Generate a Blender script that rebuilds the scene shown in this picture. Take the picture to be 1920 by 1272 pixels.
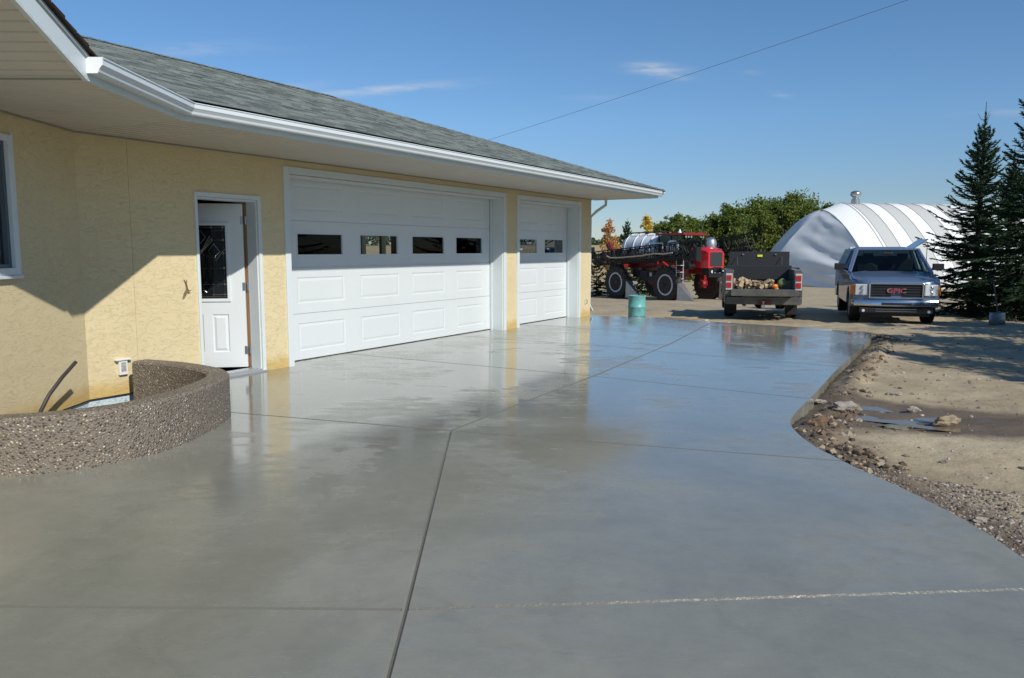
import bpy, bmesh, math, random
import numpy as np
from mathutils import Vector, Matrix, noise
R=math.radians
for o in list(bpy.data.objects): bpy.data.objects.remove(o)
scn=bpy.context.scene; COL=scn.collection
# ---------------------------------------------------------------- camera
cam=bpy.data.cameras.new('camera'); co=bpy.data.objects.new('camera',cam); COL.objects.link(co)
co.location=(0,0,1.5); co.rotation_euler=(R(90-6.51),0,0)
cam.sensor_width=36; cam.lens=27.45; cam.clip_end=3000; cam.clip_start=.05
scn.camera=co
# ---------------------------------------------------------------- sky and sun
SUN_AZ,SUN_EL=145.0,35.6
w=bpy.data.worlds.new("World"); scn.world=w; w.use_nodes=True
nt=w.node_tree; nt.nodes.clear()
wo=nt.nodes.new('ShaderNodeOutputWorld'); bg=nt.nodes.new('ShaderNodeBackground'); sky=nt.nodes.new('ShaderNodeTexSky')
sky.sky_type='NISHITA'; sky.sun_disc=False; sky.sun_elevation=R(SUN_EL); sky.sun_rotation=R(SUN_AZ)
sky.altitude=1200; sky.air_density=1.0; sky.dust_density=0.0; sky.ozone_density=4.5
bg.inputs[1].default_value=.112
# thin cirrus wisps laid out by direction on the sky
tc=nt.nodes.new('ShaderNodeTexCoord')
def wmath(op,a,b=None,c=None):
    n=nt.nodes.new('ShaderNodeMath'); n.operation=op
    for i,v in enumerate((a,b,c)):
        if v is None: continue
        if isinstance(v,(int,float)): n.inputs[i].default_value=v
        else: nt.links.new(v,n.inputs[i])
    return n.outputs[0]
sep=nt.nodes.new('ShaderNodeSeparateXYZ'); nt.links.new(tc.outputs['Generated'],sep.inputs[0])
ax=wmath('DIVIDE',sep.outputs[0],wmath('MAXIMUM',sep.outputs[1],.05)); az=wmath('DIVIDE',sep.outputs[2],wmath('MAXIMUM',sep.outputs[1],.05))
cmb=nt.nodes.new('ShaderNodeCombineXYZ'); nt.links.new(wmath('MULTIPLY',wmath('ADD',ax,wmath('MULTIPLY',az,.3)),6),cmb.inputs[0]); nt.links.new(wmath('MULTIPLY',az,46),cmb.inputs[1])
nz=nt.nodes.new('ShaderNodeTexNoise'); nz.inputs['Scale'].default_value=2.2; nz.inputs['Detail'].default_value=7; nz.inputs['Roughness'].default_value=.62
nt.links.new(cmb.outputs[0],nz.inputs['Vector'])
def wisp(cx,cz,rx,rz,amt,tilt=0.0):
    dx=wmath('SUBTRACT',ax,cx)
    dz=wmath('SUBTRACT',wmath('SUBTRACT',az,cz),wmath('MULTIPLY',dx,tilt))
    q=wmath('ADD',wmath('POWER',wmath('DIVIDE',wmath('ABSOLUTE',dx),rx),2),wmath('POWER',wmath('DIVIDE',wmath('ABSOLUTE',dz),rz),2))
    return wmath('MULTIPLY',wmath('EXPONENT',wmath('MULTIPLY',q,-1)),amt)
tot=None
for a in ((-.385,.247,.07,.0075,.30,.03),(-.16,.198,.085,.0055,.62,.07),(.178,.224,.03,.006,.95,-.05),(.19,.215,.03,.004,.45,-.1),(-.26,.202,.04,.005,.3,.05),(.335,.192,.012,.003,.4,-.1),(.30,.219,.012,.003,.2,0),(.1,.187,.04,.004,.15,0),(.62,.17,.05,.004,.3,.05)):
    t=wisp(*a); tot=t if tot is None else wmath('ADD',tot,t)
mr=nt.nodes.new('ShaderNodeMapRange'); mr.inputs[1].default_value=.36; mr.inputs[2].default_value=.68; nt.links.new(nz.outputs['Fac'],mr.inputs[0])
fac=wmath('MINIMUM',wmath('MULTIPLY',tot,mr.outputs[0]),.8)
mx=nt.nodes.new('ShaderNodeMixRGB'); nt.links.new(fac,mx.inputs[0])
elz=wmath('ADD',wmath('MULTIPLY',wmath('MAXIMUM',sep.outputs[2],0),3.2),0)
crp=nt.nodes.new('ShaderNodeValToRGB'); nt.links.new(elz,crp.inputs[0]); ce=crp.color_ramp.elements
ce[0].position=0; ce[0].color=(.60,.60,.64,1); ce[1].position=1; ce[1].color=(.74,.94,1.0,1)
for p_,c_ in ((.22,(.66,.70,.74,1)),(.5,(.76,.88,.93,1))): x_=ce.new(p_); x_.color=c_
gn=nt.nodes.new('ShaderNodeMixRGB'); gn.blend_type='MULTIPLY'; gn.inputs[0].default_value=1; nt.links.new(sky.outputs[0],gn.inputs[1]); nt.links.new(crp.outputs[0],gn.inputs[2]); nt.links.new(gn.outputs[0],mx.inputs[1]); mx.inputs[2].default_value=(5.6,5.8,6.1,1)
nt.links.new(mx.outputs[0],bg.inputs[0]); nt.links.new(bg.outputs[0],wo.inputs[0])
sl=bpy.data.lights.new('sun','SUN'); sl.energy=4.1; sl.angle=R(.53); sl.color=(1,.95,.87)
so=bpy.data.objects.new('sun',sl); COL.objects.link(so)
sdir=Vector((math.sin(R(SUN_AZ))*math.cos(R(SUN_EL)),math.cos(R(SUN_AZ))*math.cos(R(SUN_EL)),math.sin(R(SUN_EL))))
so.rotation_euler=sdir.to_track_quat('Z','Y').to_euler(); so.location=(20,-30,30)
scn.view_settings.view_transform='Standard'; scn.view_settings.look='None'; scn.view_settings.exposure=0.04; scn.view_settings.gamma=1
scn.render.resolution_x=1024; scn.render.resolution_y=678
scn.render.engine='CYCLES'
scn.cycles.max_bounces=8; scn.cycles.transparent_max_bounces=24
# ---------------------------------------------------------------- materials
def M(name,base,rough=.6,metal=0,spec=.5,var=0,vscale=4,bump=0,bscale=40,coat=0,col2=None,stretch=(1,1,1),detail=6,emis=None,trans=0,ior=1.45,alpha=1,rvar=0,crough=.03):
    m=bpy.data.materials.new(name); m.use_nodes=True; t=m.node_tree; b=t.nodes['Principled BSDF']
    b.inputs['Base Color'].default_value=(*base,1); b.inputs['Roughness'].default_value=rough; b.inputs['Metallic'].default_value=metal
    b.inputs['Specular IOR Level'].default_value=spec; b.inputs['Coat Weight'].default_value=coat; b.inputs['Coat Roughness'].default_value=crough
    b.inputs['IOR'].default_value=ior; b.inputs['Transmission Weight'].default_value=trans; b.inputs['Alpha'].default_value=alpha
    if var or bump or rvar:
        tc=t.nodes.new('ShaderNodeTexCoord'); mp=t.nodes.new('ShaderNodeMapping'); mp.inputs['Scale'].default_value=stretch
        t.links.new(tc.outputs['Object'],mp.inputs[0])
    if var:
        n=t.nodes.new('ShaderNodeTexNoise'); n.inputs['Scale'].default_value=vscale; n.inputs['Detail'].default_value=detail; n.inputs['Roughness'].default_value=.65
        t.links.new(mp.outputs[0],n.inputs['Vector'])
        r=t.nodes.new('ShaderNodeMapRange'); r.inputs[1].default_value=.3; r.inputs[2].default_value=.7; t.links.new(n.outputs['Fac'],r.inputs[0])
        x=t.nodes.new('ShaderNodeMixRGB'); t.links.new(r.outputs[0],x.inputs[0])
        c2=col2 or tuple(c*(1-var) for c in base)
        x.inputs[1].default_value=(*base,1); x.inputs[2].default_value=(*c2,1); t.links.new(x.outputs[0],b.inputs['Base Color'])
        if rvar:
            r2=t.nodes.new('ShaderNodeMapRange'); r2.inputs[1].default_value=.3; r2.inputs[2].default_value=.7; r2.inputs[3].default_value=rough; r2.inputs[4].default_value=rough+rvar
            t.links.new(n.outputs['Fac'],r2.inputs[0]); t.links.new(r2.outputs[0],b.inputs['Roughness'])
    if bump:
        n=t.nodes.new('ShaderNodeTexNoise'); n.inputs['Scale'].default_value=bscale; n.inputs['Detail'].default_value=4; t.links.new(mp.outputs[0],n.inputs['Vector'])
        u=t.nodes.new('ShaderNodeBump'); u.inputs['Strength'].default_value=bump; u.inputs['Distance'].default_value=.02
        t.links.new(n.outputs['Fac'],u.inputs['Height']); t.links.new(u.outputs[0],b.inputs['Normal'])
    return m
class NT:
    def __init__(s,m): s.m=m; s.t=m.node_tree; s.b=s.t.nodes['Principled BSDF']
    def n(s,k,**kw):
        x=s.t.nodes.new('ShaderNode'+k)
        for a,v in kw.items(): setattr(x,a,v)
        return x
    def l(s,a,b): s.t.links.new(a,b)
    def math(s,op,a,b=None,c=None):
        x=s.n('Math',operation=op)
        for i,v in enumerate((a,b,c)):
            if v is None: continue
            if isinstance(v,(int,float)): x.inputs[i].default_value=v
            else: s.l(v,x.inputs[i])
        return x.outputs[0]
    def coord(s,kind='Object',scale=(1,1,1),rot=(0,0,0)):
        tc=s.n('TexCoord'); mp=s.n('Mapping'); mp.inputs['Scale'].default_value=scale; mp.inputs['Rotation'].default_value=rot
        s.l(tc.outputs[kind],mp.inputs[0]); return mp.outputs[0]
    def noise(s,vec,scale,detail=5,rough=.6,dist=0):
        x=s.n('TexNoise'); x.inputs['Scale'].default_value=scale; x.inputs['Detail'].default_value=detail; x.inputs['Roughness'].default_value=rough; x.inputs['Distortion'].default_value=dist
        s.l(vec,x.inputs['Vector']); return x.outputs['Fac']
    def rng(s,v,a,b,c=0,d=1):
        x=s.n('MapRange'); s.l(v,x.inputs[0])
        for i,q in enumerate((a,b,c,d)): x.inputs[i+1].default_value=q
        return x.outputs[0]
    def mix(s,f,a,b,mode='MIX'):
        x=s.n('MixRGB',blend_type=mode)
        for i,v in enumerate((f,a,b)):
            if isinstance(v,(int,float)): x.inputs[i].default_value=v
            elif isinstance(v,tuple): x.inputs[i].default_value=(*v,1)
            else: s.l(v,x.inputs[i])
        return x.outputs[0]
    def bump(s,h,strength,dist,prev=None):
        u=s.n('Bump'); u.inputs['Strength'].default_value=strength; u.inputs['Distance'].default_value=dist; s.l(h,u.inputs['Height'])
        if prev: s.l(prev,u.inputs['Normal'])
        return u.outputs[0]
    def set(s,k,v): s.l(v,s.b.inputs[k])
# stucco with skip-trowel ridges
ms=M('stucco',(.66,.53,.30),.85); q=NT(ms)
v=q.coord(scale=(1,1,2.6)); n1=q.noise(v,7,4,.55,1.2); n2=q.noise(v,55,3,.6); n3=q.noise(q.coord(),.9,4)
ridge=q.math('ABSOLUTE',q.math('SUBTRACT',n1,.5)); rr=q.rng(ridge,0,.02,1,0)
h=q.math('ADD',q.math('MULTIPLY',rr,.55),q.math('MULTIPLY',n2,.55))
sz=q.n('SeparateXYZ'); q.l(q.coord(),sz.inputs[0])
damp=q.math('MULTIPLY',q.rng(q.math('ADD',sz.outputs[2],q.math('MULTIPLY',q.noise(q.coord(),5,3),.14)),.13,.26,1,0),.75)
c=q.mix(q.math('MULTIPLY',q.rng(n3,.35,.7),.35),(.70,.59,.36),(.60,.485,.27))
c=q.mix(damp,c,(.55,.37,.10)); q.set('Base Color',c); q.set('Normal',q.bump(h,.55,.012))
m_stucco=ms
m_trim=M('white_trim_metal',(.66,.72,.74),.35,var=.06,vscale=3)
m_fascia=M('white_fascia',(.62,.69,.71),.38,var=.05,vscale=3)
m_soffit=M('vinyl_soffit',(.63,.60,.54),.5,var=.1,vscale=2.5)
m_door=M('white_door_paint',(.68,.72,.73),.32,var=.05,vscale=1.5,bump=.05,bscale=180,stretch=(1,1,.25))
m_glassdark=M('tinted_pane',(.01,.012,.014),.04,spec=.6)
m_interior=M('interior_shade_colour',(.02,.018,.015),.95)  # near-black base colour stands for the darkness of the unlit rooms
m_black=M('black_rubber',(.012,.012,.012),.7)
m_wood=M('bare_wood',(.34,.19,.09),.6,var=.3,vscale=12,stretch=(1,1,.1))
m_steel=M('hinge_steel',(.35,.37,.4),.35,.9)
# clear glass, thin
def glassmat(name,tint=(1,1,1),refl=.09,rough=0.0,ior=1.5):
    m=bpy.data.materials.new(name); m.use_nodes=True; t=m.node_tree; t.nodes.clear()
    o=t.nodes.new('ShaderNodeOutputMaterial'); tr=t.nodes.new('ShaderNodeBsdfTransparent'); gl=t.nodes.new('ShaderNodeBsdfGlossy'); mx=t.nodes.new('ShaderNodeMixShader'); lw=t.nodes.new('ShaderNodeLayerWeight'); lw.inputs[0].default_value=.5; pw_=t.nodes.new('ShaderNodeMath'); pw_.operation='POWER'; pw_.inputs[1].default_value=5; t.links.new(lw.outputs['Facing'],pw_.inputs[0]); f0=((ior-1)/(ior+1))**2; fr=t.nodes.new('ShaderNodeMapRange'); fr.inputs[3].default_value=f0; fr.inputs[4].default_value=1.0; t.links.new(pw_.outputs[0],fr.inputs[0])
    tr.inputs[0].default_value=(*tint,1); gl.inputs['Roughness'].default_value=rough
    t.links.new(fr.outputs[0],mx.inputs[0]); t.links.new(tr.outputs[0],mx.inputs[1]); t.links.new(gl.outputs[0],mx.inputs[2]); t.links.new(mx.outputs[0],o.inputs[0]); return m
m_glass=glassmat('clear_glass',(.75,.80,.80),ior=1.22)
# shingles : uv u along the eave, v up the slope (metres)
m_shingle=M('asphalt_shingles',(.2,.2,.2),.9); q=NT(m_shingle)
uv=q.n('UVMap').outputs[0]; sp=q.n('SeparateXYZ'); q.l(uv,sp.inputs[0])
row=q.math('FLOOR',q.math('DIVIDE',sp.outputs[1],.14))
wn=q.n('TexWhiteNoise',noise_dimensions='1D'); q.l(row,wn.inputs['W'])
ush=q.math('ADD',sp.outputs[0],q.math('MULTIPLY',wn.outputs['Value'],3))
def tab(wid,seed):
    k=q.math('FLOOR',q.math('DIVIDE',ush,wid)); cb=q.n('CombineXYZ'); q.l(k,cb.inputs[0]); q.l(row,cb.inputs[1]); cb.inputs[2].default_value=seed
    x=q.n('TexWhiteNoise',noise_dimensions='3D'); q.l(cb.outputs[0],x.inputs['Vector']); return x.outputs['Value']
t1=tab(.17,1.); t2=tab(.37,5.)
g=q.noise(uv,160,2,.7); big=q.noise(uv,.8,3)
f=q.math('ADD',q.math('MULTIPLY',t1,.55),q.math('MULTIPLY',t2,.45))
c=q.mix(q.rng(f,.2,.8),(.045,.058,.057),(.20,.238,.215))
c=q.mix(q.math('MULTIPLY',q.rng(big,.4,.7),.25),c,(.10,.13,.135)); c=q.mix(q.math('MULTIPLY',q.rng(g,.35,.7),.35),c,(.27,.28,.27))
q.set('Base Color',c); q.set('Normal',q.bump(q.math('ADD',q.math('MULTIPLY',g,.4),f),.5,.006))
m_shedge=M('shingle_edge',(.045,.03,.022),.9,var=.4,vscale=20)
# wet concrete
m_conc=M('wet_concrete',(.2,.19,.165),.15,spec=.5,coat=0); q=NT(m_conc)
v=q.coord(); vs=q.coord(scale=(1,3.6,1),rot=(0,0,R(-8)))
a1=q.noise(v,.55,5,.6,.6); a2=q.noise(vs,2.3,6,.62,.5); a3=q.noise(v,9,5,.7); a4=q.noise(vs,22,4,.6)
c=q.mix(q.rng(a1,.38,.62),(.222,.226,.185),(.28,.28,.235)); c=q.mix(q.math('MULTIPLY',q.rng(a3,.4,.7),.22),c,(.14,.135,.12))
c=q.mix(q.math('MULTIPLY',q.rng(q.noise(v,240,2,.7),.62,.72),.3),c,(.33,.31,.27))
varc=q.noise(q.coord(scale=(1,5,1),rot=(0,0,R(12))),14,6,.75,1.5); c=q.mix(q.math('MULTIPLY',q.rng(varc,.5,.68),.16),c,(.36,.35,.30)); c=q.mix(q.math('MULTIPLY',q.rng(q.noise(v,1.3,6,.7,1.0),.52,.62),.22),c,(.15,.148,.12))
q.set('Base Color',c)
pos=q.n('SeparateXYZ'); q.l(v,pos.inputs[0])
neardry=q.math('ADD',pos.outputs[1],q.math('MULTIPLY',q.math('SUBTRACT',a2,.5),3.4))
dry=q.rng(neardry,4.4,5.9,1,0)
wet=q.math('ADD',q.math('MULTIPLY',q.rng(a2,.45,.66),.09),.05)
patch=q.rng(q.math('ADD',a1,q.math('MULTIPLY',a2,.35)),.70,.745,0,.16)
rg=q.math('ADD',wet,q.math('ADD',patch,q.math('MULTIPLY',dry,.17)))
q.set('Roughness',rg)
q.b.inputs['IOR'].default_value=1.52; q.b.inputs['Coat Weight'].default_value=.3; q.set('Coat Roughness',rg)
b1=q.bump(a4,.03,.004); b2=q.bump(q.noise(v,320,2,.6),.09,.0012,b1); b3=q.bump(a2,.10,.01,b2); q.set('Normal',b3)
m_joint=M('tooled_joint',(.145,.142,.122),.3,bump=.15,bscale=60)
# exposed pebbles
m_peb=M('exposed_aggregate',(.2,.18,.15),.55); q=NT(m_peb)
v=q.coord(); vo=q.n('TexVoronoi'); vo.inputs['Scale'].default_value=58; q.l(v,vo.inputs['Vector'])
wn=q.n('TexWhiteNoise'); q.l(vo.outputs['Position'],wn.inputs['Vector'])
cr=q.n('ValToRGB'); q.l(wn.outputs['Value'],cr.inputs[0]); e=cr.color_ramp.elements
e[0].position=0; e[0].color=(.08,.066,.052,1); e[1].position=1; e[1].color=(.72,.66,.56,1)
for p_,c_ in ((.3,(.16,.13,.10,1)),(.55,(.27,.22,.17,1)),(.72,(.24,.25,.24,1)),(.88,(.42,.34,.24,1))):
    x=e.new(p_); x.color=c_
edge=q.rng(vo.outputs['Distance'],.32,.55)
q.set('Base Color',q.mix(edge,cr.outputs[0],(.19,.16,.125))); q.set('Normal',q.bump(q.rng(vo.outputs['Distance'],0,.6,1,0),.9,.012)); q.set('Roughness',q.rng(edge,0,1,.3,.85))
m_pebtop=M('pebble_coping',(.34,.29,.235),.65,var=.6,vscale=75,bump=.8,bscale=80,col2=(.17,.14,.11),detail=3)
# dirt
m_dirt=M('dirt',(.4,.3,.2),.95,spec=.2); q=NT(m_dirt)
v=q.coord(); n1=q.noise(v,.55,6,.62,.5); n2=q.noise(v,3.2,6,.7); n3=q.noise(v,42,4,.7); n4=q.noise(q.coord(scale=(.35,1.6,1),rot=(0,0,R(20))),1.1,5,.65)
at=q.n('Attribute',attribute_name='wet'); wetf=at.outputs['Fac']; ay=q.n('Attribute',attribute_name='field'); fld=ay.outputs['Fac']
c=q.mix(q.rng(n1,.35,.65),(.49,.41,.275),(.36,.29,.19)); c=q.mix(q.math('MULTIPLY',q.rng(n2,.42,.7),.5),c,(.25,.20,.135))
c=q.mix(q.math('MULTIPLY',q.rng(n4,.5,.66),.3),c,(.52,.455,.34))
c=q.mix(q.math('MULTIPLY',q.rng(n3,.58,.72),.55),c,(.17,.13,.09)); c=q.mix(q.rng(q.math('ADD',wetf,q.math('MULTIPLY',q.math('SUBTRACT',n2,.5),.6)),.35,.8),c,(.155,.12,.085))
cf=q.mix(q.rng(q.noise(q.coord(scale=(.06,.5,1)),.6,4),.4,.6),(.50,.385,.21),(.40,.30,.165)); c=q.mix(fld,c,cf)
q.set('Base Color',c); q.set('Roughness',q.rng(wetf,.3,1,.95,.5))
q.set('Normal',q.bump(n3,.35,.02,q.bump(n2,.5,.06)))
m_water=M('puddle_water',(.17,.14,.10),.13,spec=.4,bump=.12,bscale=14)
m_stone=M('stone',(.3,.27,.23),.8,var=.55,vscale=14,bump=.6,bscale=40,col2=(.14,.12,.10))
# ---------------------------------------------------------------- mesh helpers
class MB:
    def __init__(s): s.v=[]; s.f=[]; s.mi=[]
    def add(s,vs,fs,mi=0):
        b=len(s.v); s.v+= [tuple(p) for p in vs]; s.f+=[tuple(b+i for i in f) for f in fs]; s.mi+=[mi]*len(fs); return s
    def box(s,c,d,rz=0,mi=0,rot=None):
        x,y,z=[k/2 for k in d]; vs=[Vector((i*x,j*y,k*z)) for i in(-1,1) for j in(-1,1) for k in(-1,1)]
        m=rot if rot else Matrix.Rotation(rz,3,'Z'); vs=[m@p+Vector(c) for p in vs]
        return s.add(vs,[(0,1,3,2),(4,6,7,5),(0,4,5,1),(2,3,7,6),(0,2,6,4),(1,5,7,3)],mi)
    def hexa(s,p,mi=0): # 8 points: bottom loop 0-3, top loop 4-7
        return s.add(p,[(3,2,1,0),(4,5,6,7),(0,1,5,4),(1,2,6,5),(2,3,7,6),(3,0,4,7)],mi)
    def prism(s,poly,off,mi=0):
        n=len(poly); off=Vector(off); a=[Vector(p) for p in poly]; 
        return s.add(a+[p+off for p in a],[tuple(range(n))[::-1],tuple(range(n,2*n))]+[(i,(i+1)%n,n+(i+1)%n,n+i) for i in range(n)],mi)
    def tube(s,pts,r,seg=8,mi=0,caps=True):
        pts=[Vector(p) for p in pts]; rs=r if isinstance(r,(list,tuple)) else [r]*len(pts)
        rings=[]; up=None
        for i,p in enumerate(pts):
            t=(pts[min(i+1,len(pts)-1)]-pts[max(i-1,0)]).normalized()
            if up is None: up=Vector((0,0,1)) if abs(t.z)<.9 else Vector((1,0,0))
            a=t.cross(up).normalized(); b=a.cross(t).normalized(); up=b
            rings.append([p+(a*math.cos(2*math.pi*k/seg)+b*math.sin(2*math.pi*k/seg))*rs[i] for k in range(seg)])
        return s.loft(rings,mi,caps)
    def loft(s,rings,mi=0,caps=True,closed=True):
        n=len(rings[0]); vs=[p for r in rings for p in r]; fs=[]
        for i in range(len(rings)-1):
            for k in range(n if closed else n-1):
                k2=(k+1)%n; fs.append((i*n+k,i*n+k2,(i+1)*n+k2,(i+1)*n+k))
        if caps: fs.append(tuple(range(n))[::-1]); fs.append(tuple(range((len(rings)-1)*n,len(rings)*n)))
        return s.add(vs,fs,mi)
    def lathe(s,prof,c=(0,0,0),axis='Z',seg=24,mi=0):
        rings=[]
        for r,h in prof:
            ring=[]
            for k in range(seg):
                a=2*math.pi*k/seg; x,y=r*math.cos(a),r*math.sin(a)
                p={'Z':(x,y,h),'X':(h,x,y),'Y':(x,h,y)}[axis]; ring.append(Vector(p)+Vector(c))
            rings.append(ring)
        return s.loft(rings,mi,True)
    def build(s,name,mats,parent=None,smooth=False,world=True,bevel=0,angle=35,fix=True):
        me=bpy.data.meshes.new(name); off=Vector((0,0,0))
        if parent is not None and world:
            r=parent
            while r.parent: r=r.parent
            off=Vector(r.location)
        me.from_pydata([tuple(Vector(p)-off) for p in s.v],[],s.f)
        if not isinstance(mats,(list,tuple)): mats=[mats]
        for m in mats: me.materials.append(m)
        for p,k in zip(me.polygons,s.mi): p.material_index=k
        if fix:
            bm=bmesh.new(); bm.from_mesh(me); bmesh.ops.recalc_face_normals(bm,faces=bm.faces); bm.to_mesh(me); bm.free()
        if smooth:
            me.polygons.foreach_set('use_smooth',[True]*len(me.polygons)); 
            try: me.set_sharp_from_angle(angle=R(angle))
            except Exception: pass
        o=bpy.data.objects.new(name,me); COL.objects.link(o)
        if parent is not None: o.parent=parent
        if bevel:
            b=o.modifiers.new('bevel','BEVEL'); b.width=bevel; b.segments=2; b.limit_method='ANGLE'; b.angle_limit=R(30)
            b.harden_normals=False
        return o
def tag(o,label=None,cat=None,group=None,kind=None):
    if label: o['label']=label
    if cat: o['category']=cat
    if group: o['group']=group
    if kind: o['kind']=kind
    return o
def thing(name,label,cat,loc=(0,0,0),rz=0,group=None):
    o=bpy.data.objects.new(name,None); o.empty_display_size=.3; COL.objects.link(o); o.location=loc; o.rotation_euler=(0,0,rz)
    return tag(o,label,cat,group)
def copy_tree(o,parent=None):
    c=o.copy(); COL.objects.link(c); c.parent=parent
    for ch in o.children: copy_tree(ch,c)
    return c
def tex_uv(o,fn):
    me=o.data; l=me.uv_layers.new(name='UVMap'); off=Vector((0,0,0))
    r=o
    while r.parent: r=r.parent
    if o.parent: off=Vector(r.location)
    for lp in me.loops:
        l.data[lp.index].uv=fn(me.vertices[lp.vertex_index].co+off)
def clip(bm,co_,no,keep_negative=True):
    g=bm.verts[:]+bm.edges[:]+bm.faces[:]
    bmesh.ops.bisect_plane(bm,geom=g,dist=1e-5,plane_co=co_,plane_no=no,clear_outer=keep_negative,clear_inner=not keep_negative)
# ---------------------------------------------------------------- site frames
a0=Vector((-2.888,9.987,0)); ang=R(30.4)
dS=Vector((math.sin(ang),math.cos(ang),0)); nS=Vector((dS.y,-dS.x,0))
def P(s,o,z): return a0+dS*s+nS*o+Vector((0,0,z))
B0=P(-2.65,0,0); wD=Vector((.021,-1,0)).normalized(); wN=Vector((-wD.y,wD.x,0))
def W(t,o,z): return B0+wD*t+wN*o+Vector((0,0,z))
def slabz(x,y): return -.012*((x-a0.x)*nS.x+(y-a0.y)*nS.y)
# ---------------------------------------------------------------- driveway
edgeR=[(2.50,-3),(2.6,1.0),(2.655,2.9),(2.661,3.902),(2.686,4.225),(2.679,4.603),(2.617,5.095),(2.518,5.573),(2.45,6.131),(2.455,6.45),(2.471,6.614),(2.50,6.82),(2.537,6.983),(2.61,7.18),(2.721,7.398),(2.98,7.86),(3.29,8.4),(4.278,10.188),(5.318,11.97),(6.466,13.956),(6.62,14.3),(6.66,14.65),(6.6,14.95),(6.4,15.2),(5.92,15.74),(4.856,16.388),(3.718,17.217),(3.088,17.531)]
J=[(-.40,-3),(-.468,3.267),(-.53,6.58),(.252,8.091),(1.038,9.563),(2.615,12.8),(4.28,15.93+.83)]
J[6]=(4.31,16.72)
def offs(pl,d):
    out=[]
    for i,p in enumerate(pl):
        a=Vector(pl[max(i-1,0)]); b=Vector(pl[min(i+1,len(pl)-1)]); t=(b-a).normalized(); out.append((p[0]+t.y*d,p[1]-t.x*d))
    return out
wallin=[P(9.3,-.02,0),P(9.3,-.3,0),P(-.3,-.3,0),P(-1.4,-.3,0),P(-2.9,-.3,0)]
SLAB_L=offs(J,-.015)+[(3.718,17.217),(3.088,17.531),(1.86,17.93)]+[(p.x,p.y) for p in wallin[1:4]]+[(P(-1.98,-.25,0).x,P(-1.98,-.25,0).y)]+[(-3.42,7.80),(-3.05,7.54),(-2.82,7.32),(-2.69,7.07),(-2.64,6.80),(-2.64,6.45),(-2.69,6.08),(-2.79,5.76),(-2.96,5.51),(-3.19,5.33),(-3.52,5.20),(-4.0,5.09),(-4.6,5.06),(-5.3,5.06),(-7,5.06),(-7,-3)]
SLAB_R=offs(J,.015)+[p for p in edgeR[::-1] if p[0]>4.4 or p[1]<16][0:]
TL=[((-2.238,3.259),(-.468,3.267)),((-2.69,7.236),(-.645,6.617)),((-1.977,11.03),(.961,9.518)),((-.866,13.60),(2.3,11.95)),((.2,15.75),(3.2,13.95))]
TR=[((-.468,3.267),(2.422,3.535)),((-.53,6.58),(2.367,5.782)),((.961,9.518),(3.121,8.212)),((2.108,11.909),(4.424,10.471)),((2.9,13.9),(5.9,12.2))]
mb=bmesh.new()
def slabpiece(poly,lines):
    bm=bmesh.new(); vs=[bm.verts.new((x,y,0)) for x,y in poly]; f=bm.faces.new(vs); f.normal_update(); bmesh.ops.triangulate(bm,faces=[f])
    centers=[]
    for (p,q_) in lines:
        p=Vector((*p,0)); q_=Vector((*q_,0)); t=(q_-p).normalized(); n=Vector((-t.y,t.x,0))
        for d in (-.013,-.004,.004,.013):
            bmesh.ops.bisect_plane(bm,geom=bm.verts[:]+bm.edges[:]+bm.faces[:],dist=1e-6,plane_co=p+n*d,plane_no=n)
        centers.append((p,n))
    for v in bm.verts:
        z=slabz(v.co.x,v.co.y)
        for p,n in centers:
            if abs((v.co-p).dot(n))<.006: z-=.010
        v.co.z=z
    for f in bm.faces:
        m=f.calc_center_median()
        if any(abs((Vector((m.x,m.y,0))-p).dot(n))<.013 for p,n in centers): f.material_index=1
    be=[e for e in bm.edges if len(e.link_faces)==1]
    r=bmesh.ops.extrude_edge_only(bm,edges=be)
    for g in r['geom']:
        if isinstance(g,bmesh.types.BMVert): g.co.z-=.16
    me=bpy.data.meshes.new('t'); bmesh.ops.recalc_face_normals(bm,faces=bm.faces); bm.to_mesh(me); bm.free(); return me
md=MB()
for poly,lines in ((SLAB_L,TL),(SLAB_R,TR)):
    me=slabpiece(poly,lines); md.add([v.co.copy() for v in me.vertices],[tuple(p.vertices) for p in me.polygons]); md.mi[-len(me.polygons):]=[p.material_index for p in me.polygons]
# tooled V of the long joint
c0=J; L1=offs(J,-.015); L2=offs(J,-.006); L3=offs(J,.006); L4=offs(J,.015)
for i in range(len(J)-1):
    row=lambda Lx,k,dz:(Lx[k][0],Lx[k][1],slabz(*Lx[k])-dz)
    for A_,Bz,da,db in ((L1,L2,0,.014),(L2,L3,.014,.014),(L3,L4,.014,0)):
        md.add([row(A_,i,da),row(Bz,i,db),row(Bz,i+1,db),row(A_,i+1,da)],[(0,1,2,3)],1 if (A_ is L2 or i>=2) else 0)
drive=md.build('driveway',[m_conc,m_joint]); tag(drive,'wet freshly poured grey concrete driveway with tooled joints','driveway',kind='structure')
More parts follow.
